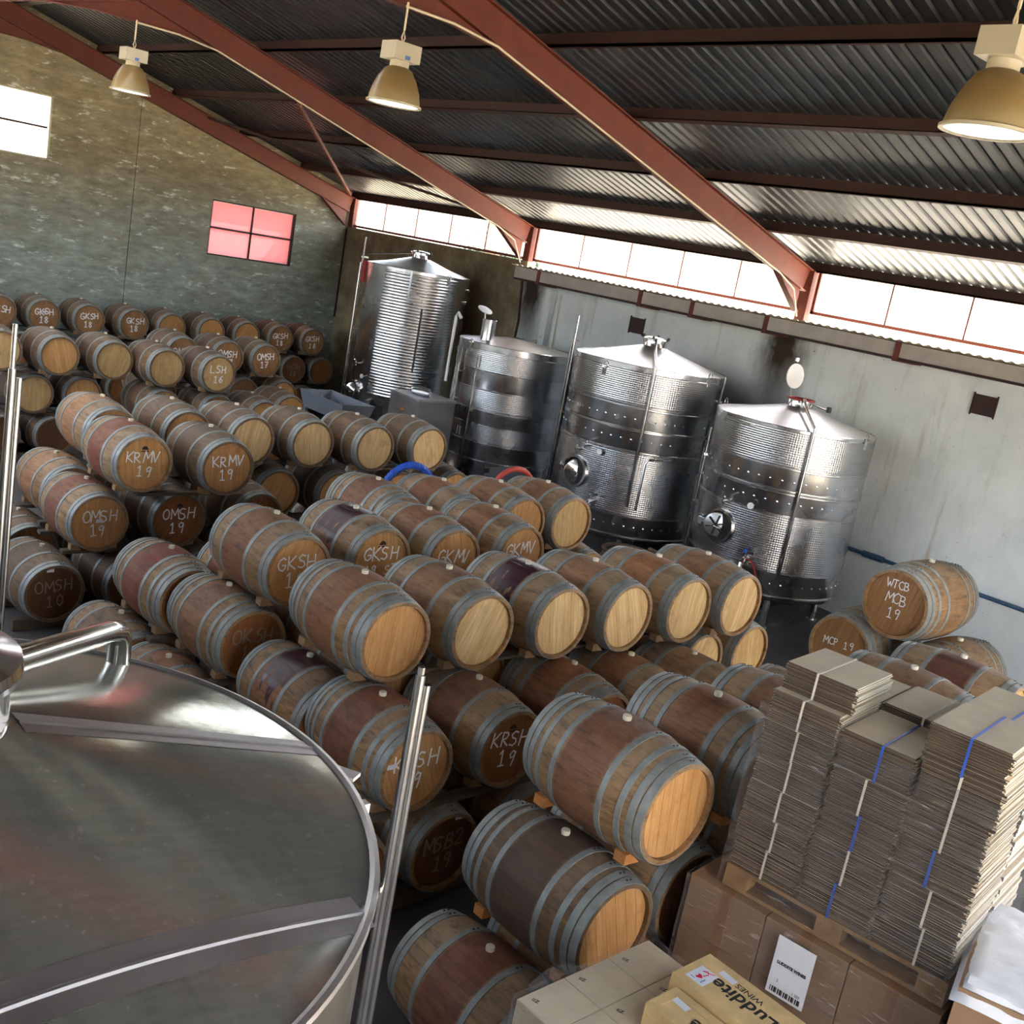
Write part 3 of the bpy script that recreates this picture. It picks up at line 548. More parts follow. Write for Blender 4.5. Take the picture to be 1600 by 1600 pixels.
ROWS = [
 ('nearest row', 3, [(4.63, 3.05, dict(head='o', stain='w', hoops=8, mark=0)), (5.53, 3.08, dict(head='d', stain='b', amt=1, hoops=8)), (6.24, 3.0, dict(head='o', stain='r', amt=.6)), (7.63, 2.85, dict(head='y', stain='p', amt=.45)), (8.36, 2.83, dict(head='g', stain='p', amt=1))]),
 ('nearest row', 2, [(4.33, 3.07, dict(head='o', stain='k', amt=1, hoops=8, tone=1)), (5.02, 3.1, dict(head='k', stain='g'))]),
 ('nearest row', 1, [(3.95, 3.12, dict(head='o', stain='w', amt=1))]),
 ('row behind nearest row', 2, [(8.25, 3.97, dict(head='o', stain='g'))]),
 ('second row', 3, [(4.55, 5.58, dict(head='o', stain='b', amt=.9, hoops=8)), (5.34, 5.55, dict(head='y', stain='b', amt=.6)), (6.15, 5.52, dict(head='y', stain='b', amt=.5, spill=True)), (6.87, 5.46, dict(head='y', stain='o', amt=.6)), (7.67, 5.44, dict(head='y', stain='o', amt=.9)), (8.40, 5.40, dict(head='y', stain='b', amt=.6))]),
 ('second row', 2, [(4.41, 4.96, dict(head='o', stain='w', amt=1, hoops=8, text=['KRSH', '19'], tagp=(-.2, .06))), (5.26, 4.96, dict(head='d', stain='w', amt=.7, text=['KRSH', '19'], mark=True)), (6.23, 4.94, dict(head='d', stain='b', amt=1, hoops=8)), (6.93, 4.92, dict(head='o', stain='b', amt=.9)), (7.6, 4.76, dict(head='o', stain='b', amt=.4)),]),
 ('second row', 1, [(3.95, 4.9, dict(head='d', stain='b')), (4.73, 4.9, dict(head='k', stain='g', text=['MSB2', '19'], faint=True, tagp=(.1, .24)))]),
 ('back of second row', 2, [(4.43, 5.98, dict(head='o', stain='b', spill=True, z=.95)), (5.0, 6.0, dict(head='o', stain='g')), (5.8, 6.0, dict(head='o', stain='g')), (8.32, 5.62, dict(head='y', stain='g')), (9.08, 5.62, dict(head='g', stain='n'))]),
 ('third row', 3, [(4.65, 7.06, dict(head='o', stain='b', amt=1, text=['GKSH', '18'])), (5.54, 7.15, dict(head='o', stain='b', amt=.8, spill=True, text=['GKSH', '19 ST'], mark=True)), (6.26, 7.05, dict(head='o', stain='b', amt=1, text=['GKMV'])), (7.08, 7.05, dict(head='o', stain='b', amt=.9, text=['GKMV', '19']))]),
 ('third row', 2, [(4.41, 7.2, dict(head='d', stain='b', amt=.7, hoops=8, text=['OKSH', '19'], faint=True)), (5.2, 7.15, dict(head='d', stain='w')), (7.59, 7.1, dict(head='o', stain='g'))]),
 ('third row', 1, [(4.05, 7.36, dict(head='o', stain='b'))]),
 ('back of third row', 3, [(6.43, 8.08, dict(head='o', stain='w', amt=.8, hoops=8)), (7.2, 8.03, dict(head='o', stain='b', amt=1)), (7.95, 7.95, dict(head='o', stain='b', amt=.8)), (8.65, 7.92, dict(head='g', stain='b', amt=.8))]),
 ('back of third row', 2, [(4.35, 8.2, dict(head='d', stain='r', amt=1, hoops=8)), (5.15, 8.2, dict(head='d', stain='r', amt=.8)), (9.1, 7.95, dict(head='o', stain='g'))]),
 ('back of third row', 1, [(4.02, 8.39, dict(head='o', stain='g'))]),
 ('fourth row', 3, [(4.83, 10.4, dict(head='o', stain='r', amt=.9, text=['KRMV', '19'], mark=True)), (5.7, 10.25, dict(head='o', stain='k', amt=.5, text=['KRMV', '19']))]),
 ('fourth row', 2, [(4.48, 10.52, dict(head='o', stain='r', amt=.8, text=['OMSH', '19'], tagp=(.0, .02))), (5.35, 10.53, dict(head='d', stain='k', amt=.6, text=['OMSH', '19'], mark=True)), (6.3, 10.5, dict(head='d', stain='k', amt=.4, text=['GMSH'], faint=True))]),
 ('fourth row', 1, [(4.0, 10.33, dict(head='k', stain='k', amt=.6, text=['OMSH', '10'], faint=True, tagp=(-.05, .24))), (4.85, 10.4, dict(head='k', stain='k'))]),
 ('back of fourth row', 3, [(5.01, 11.66, dict(head='o', stain='o', amt=.7)), (5.93, 11.7, dict(head='o', stain='b', amt=.3)), (6.67, 11.52, dict(head='y', stain='b', amt=.4)), (7.48, 11.42, dict(head='y', stain='g', amt=.3)), (8.3, 11.25, dict(head='y', stain='b', amt=.4)), (9.2, 11.25, dict(head='y', stain='g', amt=.2))]),
 ('back of fourth row', 2, [(4.59, 11.6, dict(head='o', stain='o', amt=.5)), (7.12, 11.5, dict(head='o', stain='g')), (7.95, 11.4, dict(head='o', stain='k', amt=.4)), (8.93, 11.4, dict(head='o', stain='g')), (9.9, 11.4, dict(head='o', stain='k', amt=.3))]),
 ('fifth row', 3, [(5.49, 16.98, dict(head='g', stain='k', amt=.3)), (6.3, 16.87, dict(head='o', stain='p', amt=.5)), (7.12, 16.78, dict(head='g', stain='k', amt=.4)), (7.81, 16.4, dict(head='g', stain='r', amt=.3)), (8.59, 16.16, dict(head='g', stain='p', amt=.8, text=['LSH', '16']))]),
 ('fifth row', 2, [(6.04, 17.1, dict(head='g', stain='k', amt=.4)), (6.81, 17.12, dict(head='o', stain='k', amt=.4)), (7.82, 16.41, dict(head='o', stain='b', amt=.7)), (8.69, 16.2, dict(head='m', stain='g')), (9.39, 15.9, dict(head='o', stain='b', amt=.4)), (10.23, 16.5, dict(head='o', stain='r', amt=.4))]),
 ('fifth row', 1, [(5.6, 17.1, dict(head='k', stain='k')), (6.4, 17.1, dict(head='k', stain='k'))]),
 ('back of fifth row', 3, [(8.85, 18.0, dict(head='m', stain='r', amt=.4, text=['OMSH'])), (9.73, 18.0, dict(head='m', stain='r', amt=.5, text=['OMSH', '17'])), (10.49, 17.98, dict(head='m', stain='k', amt=.3, text=['OMSH', '17']))]),
 ('back of fifth row', 2, [(10.13, 18.0, dict(head='m', stain='g')), (10.95, 18.0, dict(head='o', stain='w', amt=.4))]),
 ('row against gable wall', 3, [(6.86, 21.5, dict(head='m', stain='r', amt=.4, text=['GKSH'])), (7.68, 21.5, dict(head='m', stain='r', amt=.3, text=['GKSH', '18'], tagp=(0, .07))), (8.53, 21.45, dict(head='m', stain='p', amt=.4, text=['GKSH', '18'])), (9.41, 21.4, dict(head='m', stain='p', amt=.4, text=['GKSH', '18'])), (10.19, 21.35, dict(head='o', stain='k', amt=.6)), (11.05, 21.3, dict(head='o', stain='p', amt=.7)), (11.89, 21.3, dict(head='o', stain='p', amt=.8)), (12.73, 21.3, dict(head='m', stain='r', amt=.8, text=['GKSH', '18'])), (13.54, 21.3, dict(head='m', stain='r', amt=.5, text=['GKSH', '18']))]),
 ('row against gable wall', 2, [(13.16, 21.32, dict(head='d', stain='g', text=['GKSH', '18'], faint=True)), (13.9, 21.35, dict(head='d', stain='k'))]),
]
HIDE = {('nearest row', 3): [(6.95, 2.95)], ('nearest row', 2): [(5.8, 3.1), (6.6, 3.1), (7.35, 3.05), (8.1, 2.95)], ('nearest row', 1): [(4.7, 3.12), (5.5, 3.12), (6.3, 3.12), (7.1, 3.1), (7.85, 3.05)],
 ('second row', 1): [(5.55, 4.9), (6.35, 4.9), (7.15, 4.9), (7.95, 4.85)], ('back of second row', 1): [(5.5, 5.98), (6.3, 5.98), (7.1, 5.98), (7.9, 5.98), (8.7, 5.95)], ('back of second row', 2): [(6.55, 6.0), (7.3, 6.0)],
 ('third row', 2): [(6.0, 7.15), (6.8, 7.15)], ('third row', 1): [(4.85, 7.36), (5.65, 7.36), (6.45, 7.36), (7.25, 7.3)], ('back of third row', 2): [(5.95, 8.2), (6.8, 8.15), (7.6, 8.1), (8.35, 8.05)], ('back of third row', 1): [(4.85, 8.4), (5.65, 8.4), (6.45, 8.4), (7.25, 8.4), (8.05, 8.4), (8.85, 8.4)],
 ('fourth row', 1): [(5.65, 10.4), (6.45, 10.4)], ('back of fourth row', 2): [(5.4, 11.6), (6.25, 11.6)], ('back of fourth row', 1): [(4.2, 11.6), (5.0, 11.6), (5.8, 11.6), (6.6, 11.6), (7.4, 11.55), (8.2, 11.5), (9.0, 11.5), (9.8, 11.5)],
 ('fifth row', 1): [(7.3, 16.6), (8.1, 16.5), (8.9, 16.3), (9.7, 16.2), (10.4, 16.5)], ('back of fifth row', 2): [(8.5, 18.0), (9.3, 18.0)], ('back of fifth row', 1): [(8.9, 18.0), (9.7, 18.0), (10.5, 18.0)],
 ('row against gable wall', 2): [(7.3, 21.45), (8.1, 21.45), (8.9, 21.42), (9.7, 21.4), (10.5, 21.35), (11.4, 21.35), (12.3, 21.32)], ('row against gable wall', 1): [(7.7, 21.45), (8.5, 21.45), (9.3, 21.42), (10.1, 21.4), (10.9, 21.38), (11.8, 21.35), (12.7, 21.35), (13.5, 21.35)]}
HGL = 'plain oak barrel hidden behind and beneath the barrels in front'
ext = {}
def yy_ok(row): return row != 'fourth row'
for row, tier, bs in ROWS:
    for k, (x, yh, d) in enumerate(bs):
        d = dict(d); d.setdefault('head', 'o')
        nm = '%s barrel, %s tier, %s' % (ORD[k], TN[tier], row)
        bits = HW[d['head']] + (' wine-spilled' if d.get('spill') else '')
        lab = '%s oak barrel%s, %s from left, %s tier, %s' % (bits, (' chalked ' + ' '.join(d['text'])) if d.get('text') and d['text'] != ['SS'] else '', ORD[k], TN[tier], row)
        b = barrel(x, yh, tier, label=lab, group='oak barrels stacked in rows', roll=random.uniform(-.10, .10), **d)
        if tier > 1: wedges(x, yh, tier, nm, (-1, 1), (.15, .80) if x < 5 else (.15,))
POS = [(b[0], b[1], AX[t_]) for _, t_, bs in ROWS for b in bs]
for (row, tier), bs in HIDE.items():
    for x, yh in bs:
        if any(math.hypot(x - px, AX[tier] - pz) < .68 and abs(yh - py) < .9 for px, py, pz in POS): continue
        POS.append((x, yh, AX[tier])); barrel(x, yh, tier, 'd', 'g', .5, label=HGL, group='oak barrels hidden in the stacks')
for row, tier, bs in ROWS: ext.setdefault((row, tier), []).extend([(b[0], b[1]) for b in bs])
for k, bs in HIDE.items(): ext.setdefault(k, []).extend(bs)
for (row, tier), bs in ext.items():
    bs = sorted(bs); runs = [[bs[0]]]
    for b in bs[1:]:
        if b[0] - runs[-1][-1][0] > 1.3 or abs(b[1] - runs[-1][0][1]) > .35: runs.append([b])
        else: runs[-1].append(b)
    for ri, run in enumerate(runs):
        if row == 'nearest row' and tier > 1: continue
        QF = .26 if tier == 3 and yy_ok(row) else .15
        x0 = run[0][0] - (.32 if tier < 3 else .04); x1 = run[-1][0] + (.32 if tier < 3 else .04); yy = sum(b[1] for b in run) / len(run); zt = AX[tier] - .312
        for q, nmq in ((QF, 'front'), (.80, 'rear')):
            h = .11 if tier == 1 else (.036 if QF < .2 else .022)
            tag(mk('rail_timber', MB().box(x0, x1, yy + q - .045, yy + q + .045, zt - h, zt), M['timber'], None, 0), '%s rail timber%s under the %s tier, %s' % (nmq, '' if len(runs) == 1 else (', %s run,' % ORD[ri]), TN[tier], row), 'timber', 'rail timbers under barrels')
# puncheons lying across against the right wall
PS = 1.4
for x, y, z, txt, lab in ((12.78, 6.3, .52, ['MCP 19'], 'large dusty cask chalked MCP 19 lying low beside the last tank'), (12.72, 5.72, 1.33, ['WTCB', 'MCB', '19'], 'large cask chalked MCB 19 resting on top of two casks'), (12.8, 5.16, .52, None, 'large cask at the right, half hidden behind purple-banded barrels')):
    b = barrel(x, y - HL, 1, 'm', 'n', .2, 8, txt, label=lab, group='large casks by the right wall', scale=PS, rotz=-PI / 2, z=z - .49 + RB)

# ---------------------------------------------------------------- tanks
def on(r, deg, z): a = math.radians(deg); return Vector((r * math.cos(a), r * math.sin(a), z))
def tank(name_label, c, r, z0, zr, rise, neck_r, jackets, dots, lathe_ridges=None, group='stainless wine tanks'):
    t = thing('wine_tank', name_label, 'tank', (c[0], c[1], 0), 0, group)
    mk('shell', MB().lathe([(r - .02, z0), (r, z0 + .03), (r, zr - .02), (r + .012, zr - .018), (r + .012, zr), (r - .005, zr + .008)], 96, close=False), M['steel'], t)
    mk('cone_top', MB().lathe([(r, zr), (r * .6, zr + rise * .42), (neck_r, zr + rise)], 96, close=False), M['cone'], t)
    mk('base_skirt', MB().lathe([(r - .02, z0 + .02), (r * .72, z0 - .12), (r * .62, .08), (r * .62, 0)], 64, close=False), M['dimple'], t)
    for i in range(4):
        p = on(r * .82, 45 + i * 90, 0); mk('leg', MB().cyl(p, p + Vector((0, 0, z0 + .05)), .045, 12).cyl(p, p + Vector((0, 0, .02)), .09, 12), M['steel'], t)
    for a, b in jackets:
        mk('dimple_jacket', MB().lathe([(r, a), (r + .008, a + .008), (r + .008, b - .008), (r, b)], 96, close=False), M['dimple'], t)
    for z, n in dots:
        g = MB()
        for i in range(n): p = on(r - .004, 360 * i / n, z); u = on(1, 360 * i / n, 0); g.lathe([(.02, 0), (.014, .008), (.0001, .011)], 8, 0, Matrix.Translation(p) @ u.to_track_quat('Z', 'Y').to_matrix().to_4x4(), close=False)
        tag(mk('dimple_row', g, M['polish'], t), kind='stuff')
        mk('band_ridge', MB().lathe([(r, z - .19), (r + .012, z - .18), (r + .012, z - .165), (r, z - .155)], 96, close=False).lathe([(r, z + .155), (r + .012, z + .165), (r + .012, z + .18), (r, z + .19)], 96, close=False), M['steel'], t)
    return t
def lug(t, r, deg, z):
    a = math.radians(deg); cdir = Vector((-math.sin(a), math.cos(a), 0)); p = on(r + .01, deg, z)
    mk('lifting_lug', MB().tube([p + cdir * (.045 * math.cos(k * PI / 8)) + Vector((0, 0, .05 * math.sin(k * PI / 8))) for k in range(16)], .010, 6, 0, True).beam(p - Vector((0, 0, .16)), p - Vector((0, 0, .03)), cdir, .07, .012), M['polish'], t)
def neck(t, r, z0, h, lid='closed', tall=False):
    mk('neck', MB().lathe([(r + .012, z0 - .05), (r, z0 - .03), (r, z0 + h), (r + .012, z0 + h + .005), (r + .012, z0 + h - .012)], 40, close=False), M['polish'], t)
    if lid == 'closed':
        l = mk('lid', MB().lathe([(r + .03, z0 + h), (r + .03, z0 + h + .02), (r * .8, z0 + h + .045), (.0001, z0 + h + .06)], 40, close=False), M['polish'], t)
        g = MB()
        for i in range(4): p = on(r + .015, 30 + 90 * i, z0 + h + .02); g.cyl(p, p + Vector((0, 0, .05)), .022, 8)
        mk('wing_nut', g, M['dark'], l)
def door(t, r, deg, z, R, opened=False):
    u = on(1, deg, 0); side = Vector((-u.y, u.x, 0)); p = u * (r - .02) + Vector((0, 0, z)); Mx = Matrix((( side.x, 0, u.x, p.x), (side.y, 0, u.y, p.y), (0, 1, 0, p.z), (0, 0, 0, 1)))
    f = mk('manway_frame', MB().lathe([(R, -.01), (R + .035, .0), (R + .035, .07), (R, .075), (R - .01, .02)], 40, 0, Mx, close=False), M['polish'], t)
    mk('manway_opening', MB().lathe([(R, .03), (.0001, .028)], 32, 0, Mx, close=False), M['black'], f)
    if opened:
        M2 = Mx @ Matrix.Translation((-R * .28, 0, .05)) @ Matrix.Rotation(math.radians(38), 4, 'Y')
        mk('manway_door', MB().lathe([(R * .82, 0), (R * .8, .02), (R * .4, .045), (.0001, .055)], 36, 0, M2, close=False), M['cone'], f)
        g = MB()
        for k in range(3): a = k * PI / 3 + .3; g.beam(M2 @ Vector((-R * .7 * math.cos(a), -R * .7 * math.sin(a), .07)), M2 @ Vector((R * .7 * math.cos(a), R * .7 * math.sin(a), .07)), u, .02, .02)
        mk('door_spider', g, M['dark'], f)
    else:
        M2 = Mx @ Matrix.Translation((0, 0, .03)) @ Matrix.Rotation(math.radians(62), 4, 'Y')
        mk('manway_door', MB().lathe([(R * .88, 0), (R * .86, .02), (R * .4, .05), (.0001, .06)], 36, 0, M2, close=False), M['polish'], f)
    mk('door_hinge', MB().box(-R - .16, -R + .02, -.03, .03, .05, .10, 0, Mx).box(-R - .16, -R - .10, -.07, .07, .04, .08, 0, Mx), M['polish'], f)
    mk('door_handle', MB().cyl(Mx @ Vector((-R * .8, -.02, .12)), Mx @ Vector((R * .5, -.02, .12)), .014, 8), M['polish'], f)
def rod(t, r, deg, z0, z1, rr=.018, so=.06):
    p = on(r + so, deg, 0); g = MB().cyl(p + Vector((0, 0, z0)), p + Vector((0, 0, z1)), rr, 10)
    q = on(r + so + .035, deg + 1.2, 0); g.cyl(q + Vector((0, 0, z0)), q + Vector((0, 0, min(z1, z0 + (z1 - z0) * .86))), rr * .7, 8)
    o = mk('level_tube', g, M['rod'], t)
    for z in (z0 + .25, (z0 + z1) / 2, z1 - .4): mk('tube_clamp', MB().beam(on(r - .01, deg, z), on(r + so + .04, deg, z), (0, 0, 1), .03, .03), M['polish'], o)
def downpipe(t, r, deg, ztop_, zbot, nr, rise):
    a = on(nr + .02, deg, ztop_ + rise + .08); b = on(nr + .34, deg, ztop_ + .22); c = on(r + .07, deg, ztop_ + .06); d = on(r + .07, deg, ztop_ - .08); e = on(r + .07, deg, zbot)
    o = mk('wash_pipe', MB().tube([a, a + Vector((0, 0, .04)), b, c, d, e], .024, 10), M['rod'], t)
    for z in (ztop_ - .6, zbot + .12): mk('pipe_clamp', MB().beam(on(r - .01, deg, z), on(r + .08, deg, z), (0, 0, 1), .03, .03), M['polish'], o)
def dial(t, r, deg, z, R=.045):
    mk('thermometer', MB().cyl(on(r, deg, z), on(r + .07, deg, z), .015, 8).cyl(on(r + .07, deg, z), on(r + .09, deg, z), R, 20, 1), [M['polish'], M['white']], t)
def tap(t, r, deg, z):
    mk('sample_tap', MB().cyl(on(r, deg, z), on(r + .11, deg, z), .02, 8).cyl(on(r + .08, deg, z - .05), on(r + .08, deg, z + .06), .016, 8).beam(on(r + .08, deg, z + .06), on(r + .16, deg + 3, z + .08), (0, 0, 1), .02, .012), M['polish'], t)
def valve(t, r, deg, z, cap=None):
    o = mk('drain_valve', MB().cyl(on(r, deg, z), on(r + .2, deg, z), .04, 12).cyl(on(r + .12, deg, z - .07), on(r + .12, deg, z + .1), .035, 10).beam(on(r + .12, deg, z + .1), on(r + .2, deg + 6, z + .14), (0, 0, 1), .03, .015).tube([on(r + .2, deg, z), on(r + .26, deg, z - .03), on(r + .28, deg, z - .12)], .035, 10), M['polish'], t)
    if cap: mk('valve_cap', MB().cyl(on(r + .12, deg, z + .1), on(r + .12, deg, z + .15), .03, 10), M[cap], o)

T4, T3, T2, T1 = (13.8, 8.72), (13.7, 11.55), (13.85, 14.92), (13.88, 18.27)
t4 = tank('stainless tank with raised round lid, rightmost of the four against the wall', T4, 1.14, .48, 2.9, .22, .19, [(2.25 + .14, 2.86), (.9, 1.7)], [(2.18, 44), (1.88, 44), (.72, 44)])
neck(t4, .185, 3.1, .12, 'open')
lid4 = mk('lid', MB().lathe([(.18, 0), (.18, .015), (.07, .03), (.0001, .034)], 36, 0, Matrix.Translation((-.06, .16, 3.53)) @ Matrix.Rotation(math.radians(-8), 4, 'Z') @ Matrix.Rotation(math.radians(84), 4, 'X'), close=False), M['white'], t4)
mk('lid_arm', MB().tube([(.0, .19, 3.22), (-.02, .21, 3.34), (-.05, .20, 3.53), (-.05, .20, 3.68), (-.03, .20, 3.76)], .014, 8).cyl((-.03, .2, 3.74), (-.03, .2, 3.79), .035, 10), M['polish'], t4)
mk('lid_clamp', MB().cyl(on(.19, -75, 3.18), on(.42, -70, 3.14), .012, 8).cyl(on(.42, -70, 3.12), on(.42, -70, 3.2), .035, 8, 1), [M['polish'], M['dark']], t4)
mk('rim_seal', MB().tube([on(.193, k * 11.25, 3.228) for k in range(32)], .012, 6, 0, True), M['red'], t4)
downpipe(t4, 1.14, 225, 2.9, .69, .185, .22); rod(t4, 1.14, 140, .4, 2.6); door(t4, 1.14, 176, 1.33, .21, True); dial(t4, 1.15, 197, 1.75); tap(t4, 1.14, 177, 1.70); valve(t4, 1.14, 201, 1.0, 'blue'); lug(t4, 1.14, 271, 2.93); lug(t4, 1.14, 100, 2.93)
mk('valve_hose', MB().tube([on(1.26, 195 + k * 2.2, 1.02 - .35 * (abs(k - 4) / 4) ** 2) for k in range(9)], .014, 8), M['red'], t4)
mk('rim_handle', MB().tube([on(1.15, 162, 2.83), on(1.21, 163, 2.83), on(1.21, 184, 2.83), on(1.15, 185, 2.83)], .012, 8), M['polish'], t4)
t3 = tank('largest stainless tank with round door ajar, second from right by the wall', T3, 1.225, .5, 3.2, .27, .19, [(2.62, 3.12), (.86, 1.88)], [(2.40, 48), (2.08, 48), (.72, 48)])
neck(t3, .19, 3.46, .11); downpipe(t3, 1.225, 224, 3.2, 1.05, .19, .27); rod(t3, 1.225, 138, .6, 3.73); rod(t3, 1.225, 288, .46, 3.24, .022); door(t3, 1.225, 179, 1.38, .22, False); dial(t3, 1.23, 198, 1.8); tap(t3, 1.225, 179, 1.74); tap(t3, 1.225, 186, 1.84); valve(t3, 1.225, 199, 1.02); lug(t3, 1.225, 270, 3.22); lug(t3, 1.225, 187, 3.12)
mk('jacket_seam', MB().tube([on(1.24, 231, 1.0), on(1.24, 231, 1.75), on(1.24, 233, 1.83), on(1.24, 250, 1.85)], .022, 8), M['steel'], t3)
t2 = tank('stainless tank with tall neck, numbered 19, third from right by the wall', T2, 1.07, .5, 2.87, .14, .12, [(2.40, 2.76), (1.72, 2.08), (1.14, 1.44)], [])
nk = Vector((-.68, .1, 0))
mk('neck', MB().lathe([(.13, 2.88), (.125, 2.93), (.125, 3.27), (.135, 3.275), (.135, 3.26)], 32, 0, Matrix.Translation(nk), close=False), M['polish'], t2)
mk('lid', MB().lathe([(.14, 0), (.14, .015), (.0001, .04)], 28, 0, Matrix.Translation(nk + Vector((-.02, .16, 3.42))) @ Matrix.Rotation(math.radians(24), 4, 'X'), close=False).cyl(nk + Vector((-.02, .12, 3.27)), nk + Vector((-.02, .14, 3.42)), .012, 6), M['white'], t2)
for z in (2.08, 1.70, 1.44, 1.12, .8): mk('band_ridge', MB().lathe([(1.07, z - .01), (1.08, z - .006), (1.08, z + .006), (1.07, z + .01)], 96, close=False), M['steel'], t2)
rod(t2, 1.07, 192, .65, 2.66, .014, .05); rod(t2, 1.07, 168, .9, 2.7, .012, .05)
mk('vent_pipe', MB().tube([on(1.2, 142, 2.0), on(1.2, 142, 3.2), on(1.17, 146, 3.28), on(1.12, 150, 3.2)], .03, 10), M['white'], t2); lug(t2, 1.07, 178, 2.85); tap(t2, .4, 270, 3.05)
mk('tank_tag', MB().beam(on(1.075, 178, 1.25), on(1.075, 184, 1.25), (0, 0, 1), .16, .008), M['white'], t2)
def text_mesh(s, size, mat, ext=.0005, bold=0):
    cu = bpy.data.curves.new('lettering', 'FONT'); cu.body = s; cu.size = size; cu.extrude = ext; cu.align_x = 'CENTER'; cu.align_y = 'CENTER'; cu.offset = bold; cu.resolution_u = 3
    o = bpy.data.objects.new('lettering', cu); C.objects.link(o); dg = bpy.context.evaluated_depsgraph_get(); me = bpy.data.meshes.new_from_object(o.evaluated_get(dg)); bpy.data.objects.remove(o); me.materials.clear(); me.materials.append(mat); return me
def plate_text(parent, s, size, mat, p, right, up, bold=0):
    r = Vector(right).normalized(); u = Vector(up); u = (u - r * u.dot(r)).normalized(); n = r.cross(u); o = put('lettering', text_mesh(s, size, mat, .0006, bold), parent)
    o.matrix_local = Matrix(((r.x, u.x, n.x, p[0]), (r.y, u.y, n.y, p[1]), (r.z, u.z, n.z, p[2]), (0, 0, 0, 1))); return o
pa = on(1.09, 180.4, 1.64); plate_text(t2, '19', .17, M['black'], pa, (0, -1, 0), (0, 0, 1), .006)
t1 = tank('tallest stainless tank with ribbed wall in the far corner', T1, 1.055, .45, 3.82, .24, .19, [], [])
pr = []; z = 1.25
while z < 3.74: pr += [(1.057, z), (1.0635, z + .018), (1.0635, z + .036), (1.057, z + .054)]; z += .060
mk('ribbed_jacket', MB().lathe(pr, 96, 0, None, math.radians(195), math.radians(320), False), M['steel'], t1)
neck(t1, .19, 4.05, .1); rod(t1, 1.055, 145.6, .6, 4.29, .02, .10); door(t1, 1.055, 171, 1.22, .2, False); tap(t1, 1.055, 175, 1.8); dial(t1, 1.06, 188, 1.58); lug(t1, 1.055, 268, 3.8); valve(t1, 1.055, 190, .9)
mk('red_label', MB().beam(on(1.10, 150, 3.4), on(1.10, 150, 3.82), (0, 1, 0), .10, .03), M['red'], t1)
mk('side_bar', MB().beam(on(1.085, 226, 3.2), on(1.085, 226, 3.82), (1, -1, 0), .035, .02), M['polish'], t1); mk('side_bar', MB().beam(on(1.085, 242.5, 1.85), on(1.085, 242.5, 3.13), (1, -1, 0), .03, .02), M['dark'], t1)
for d, z in ((311, 3.59), (302, 3.35), (287, 2.8), (287, 2.72)): mk('side_port', MB().cyl(on(1.05, d, z), on(1.12, d, z), .035, 10), M['polish'], t1)
mk('top_stay', MB().tube([on(1.15, 145.6, 3.95), on(.2, 145.6, 4.13)], .01, 6), M['rod'], t1)

# foreground tank
FC = (.654, 2.624); FRr = 1.196; FZ = 2.9; RISE = .27
def fz(x, y): d = math.hypot(x, y); return FZ + RISE * (1 - min(1, (d - .26) / (FRr - .26)))
ft = thing('wine_tank', 'nearest stainless tank seen from above, filling the lower left corner', 'tank', (FC[0], FC[1], 0))
mk('shell', MB().lathe([(FRr - .02, .4), (FRr, .44), (FRr, FZ - .02), (FRr + .010, FZ - .012), (FRr + .011, FZ - .002), (FRr + .006, FZ + .005), (FRr - .006, FZ + .0055)], 128, close=False), M['steel'], ft)
mk('rim', MB().lathe([(FRr - .012, FZ + .004), (FRr, FZ + .011), (FRr + .013, FZ + .007), (FRr + .016, FZ - .006), (FRr + .010, FZ - .014)], 128, close=False), M['cone'], ft)
mk('cone_top', MB().lathe([(FRr, FZ), (FRr * .7, fz(FRr * .7, 0)), (.26, FZ + RISE)], 128, close=False), M['top'], ft)
for i in range(4): p = on(.95, 45 + 90 * i, 0); mk('leg', MB().cyl(p, p + Vector((0, 0, .45)), .05, 12), M['steel'], ft)
mk('neck', MB().lathe([(.275, FZ + RISE - .04), (.26, FZ + RISE), (.26, FZ + RISE + .13), (.285, FZ + RISE + .135), (.285, FZ + RISE + .15), (.24, FZ + RISE + .15), (.24, FZ + RISE)], 48, close=False), M['polish'], ft)
mk('lid', MB().lathe([(.285, FZ + RISE + .152), (.28, FZ + RISE + .175), (.1, FZ + RISE + .2), (.0001, FZ + RISE + .205)], 48, close=False), M['polish'], ft)
def strip(a, b, w, n=24):
    a = Vector((a[0] - FC[0], a[1] - FC[1], 0)); b = Vector((b[0] - FC[0], b[1] - FC[1], 0)); d = (b - a).normalized(); s = Vector((-d.y, d.x, 0)); vs = []; fs = []; pf = [(-w / 2, .0012), (-.008, .002), (-.003, .006), (.003, .006), (.008, .002), (w / 2, .0012)]
    for i in range(n + 1):
        p = a.lerp(b, i / n)
        for o, h in pf:
            q = p + s * o; vs.append((q.x, q.y, fz(q.x, q.y) + h))
    k = len(pf)
    for i in range(n):
        for j in range(k - 1): fs.append((i * k + j, i * k + j + 1, (i + 1) * k + j + 1, (i + 1) * k + j))
    return MB().add(vs, fs)
def clipc(a, b):
    # extend a-b to both rim intersections
    a = Vector((a[0] - FC[0], a[1] - FC[1])); b = Vector((b[0] - FC[0], b[1] - FC[1])); d = (b - a).normalized(); m = a - d * a.dot(d); h = math.sqrt(max(0, (FRr - .012) ** 2 - m.length_squared)); return m - d * h, m + d * h
for a, b, w, full in (((.92, 2.545), (1.82, 2.575), .10, 0), ((.649, 1.755), (1.52, 1.80), .11, 1)):
    p, q = clipc(a, b); p2 = (p.x + FC[0], p.y + FC[1]); q2 = (q.x + FC[0], q.y + FC[1])
    if not full: p2 = (.925, 2.545)
    mk('weld_seam', strip(p2, q2, w), M['seam'], ft, 25)
hp = [(.30, .18, 3.22), (.84, .66, 3.05), (.868, .68, 3.02), (.878, .69, 2.98), (.878, .69, FZ - .01)]
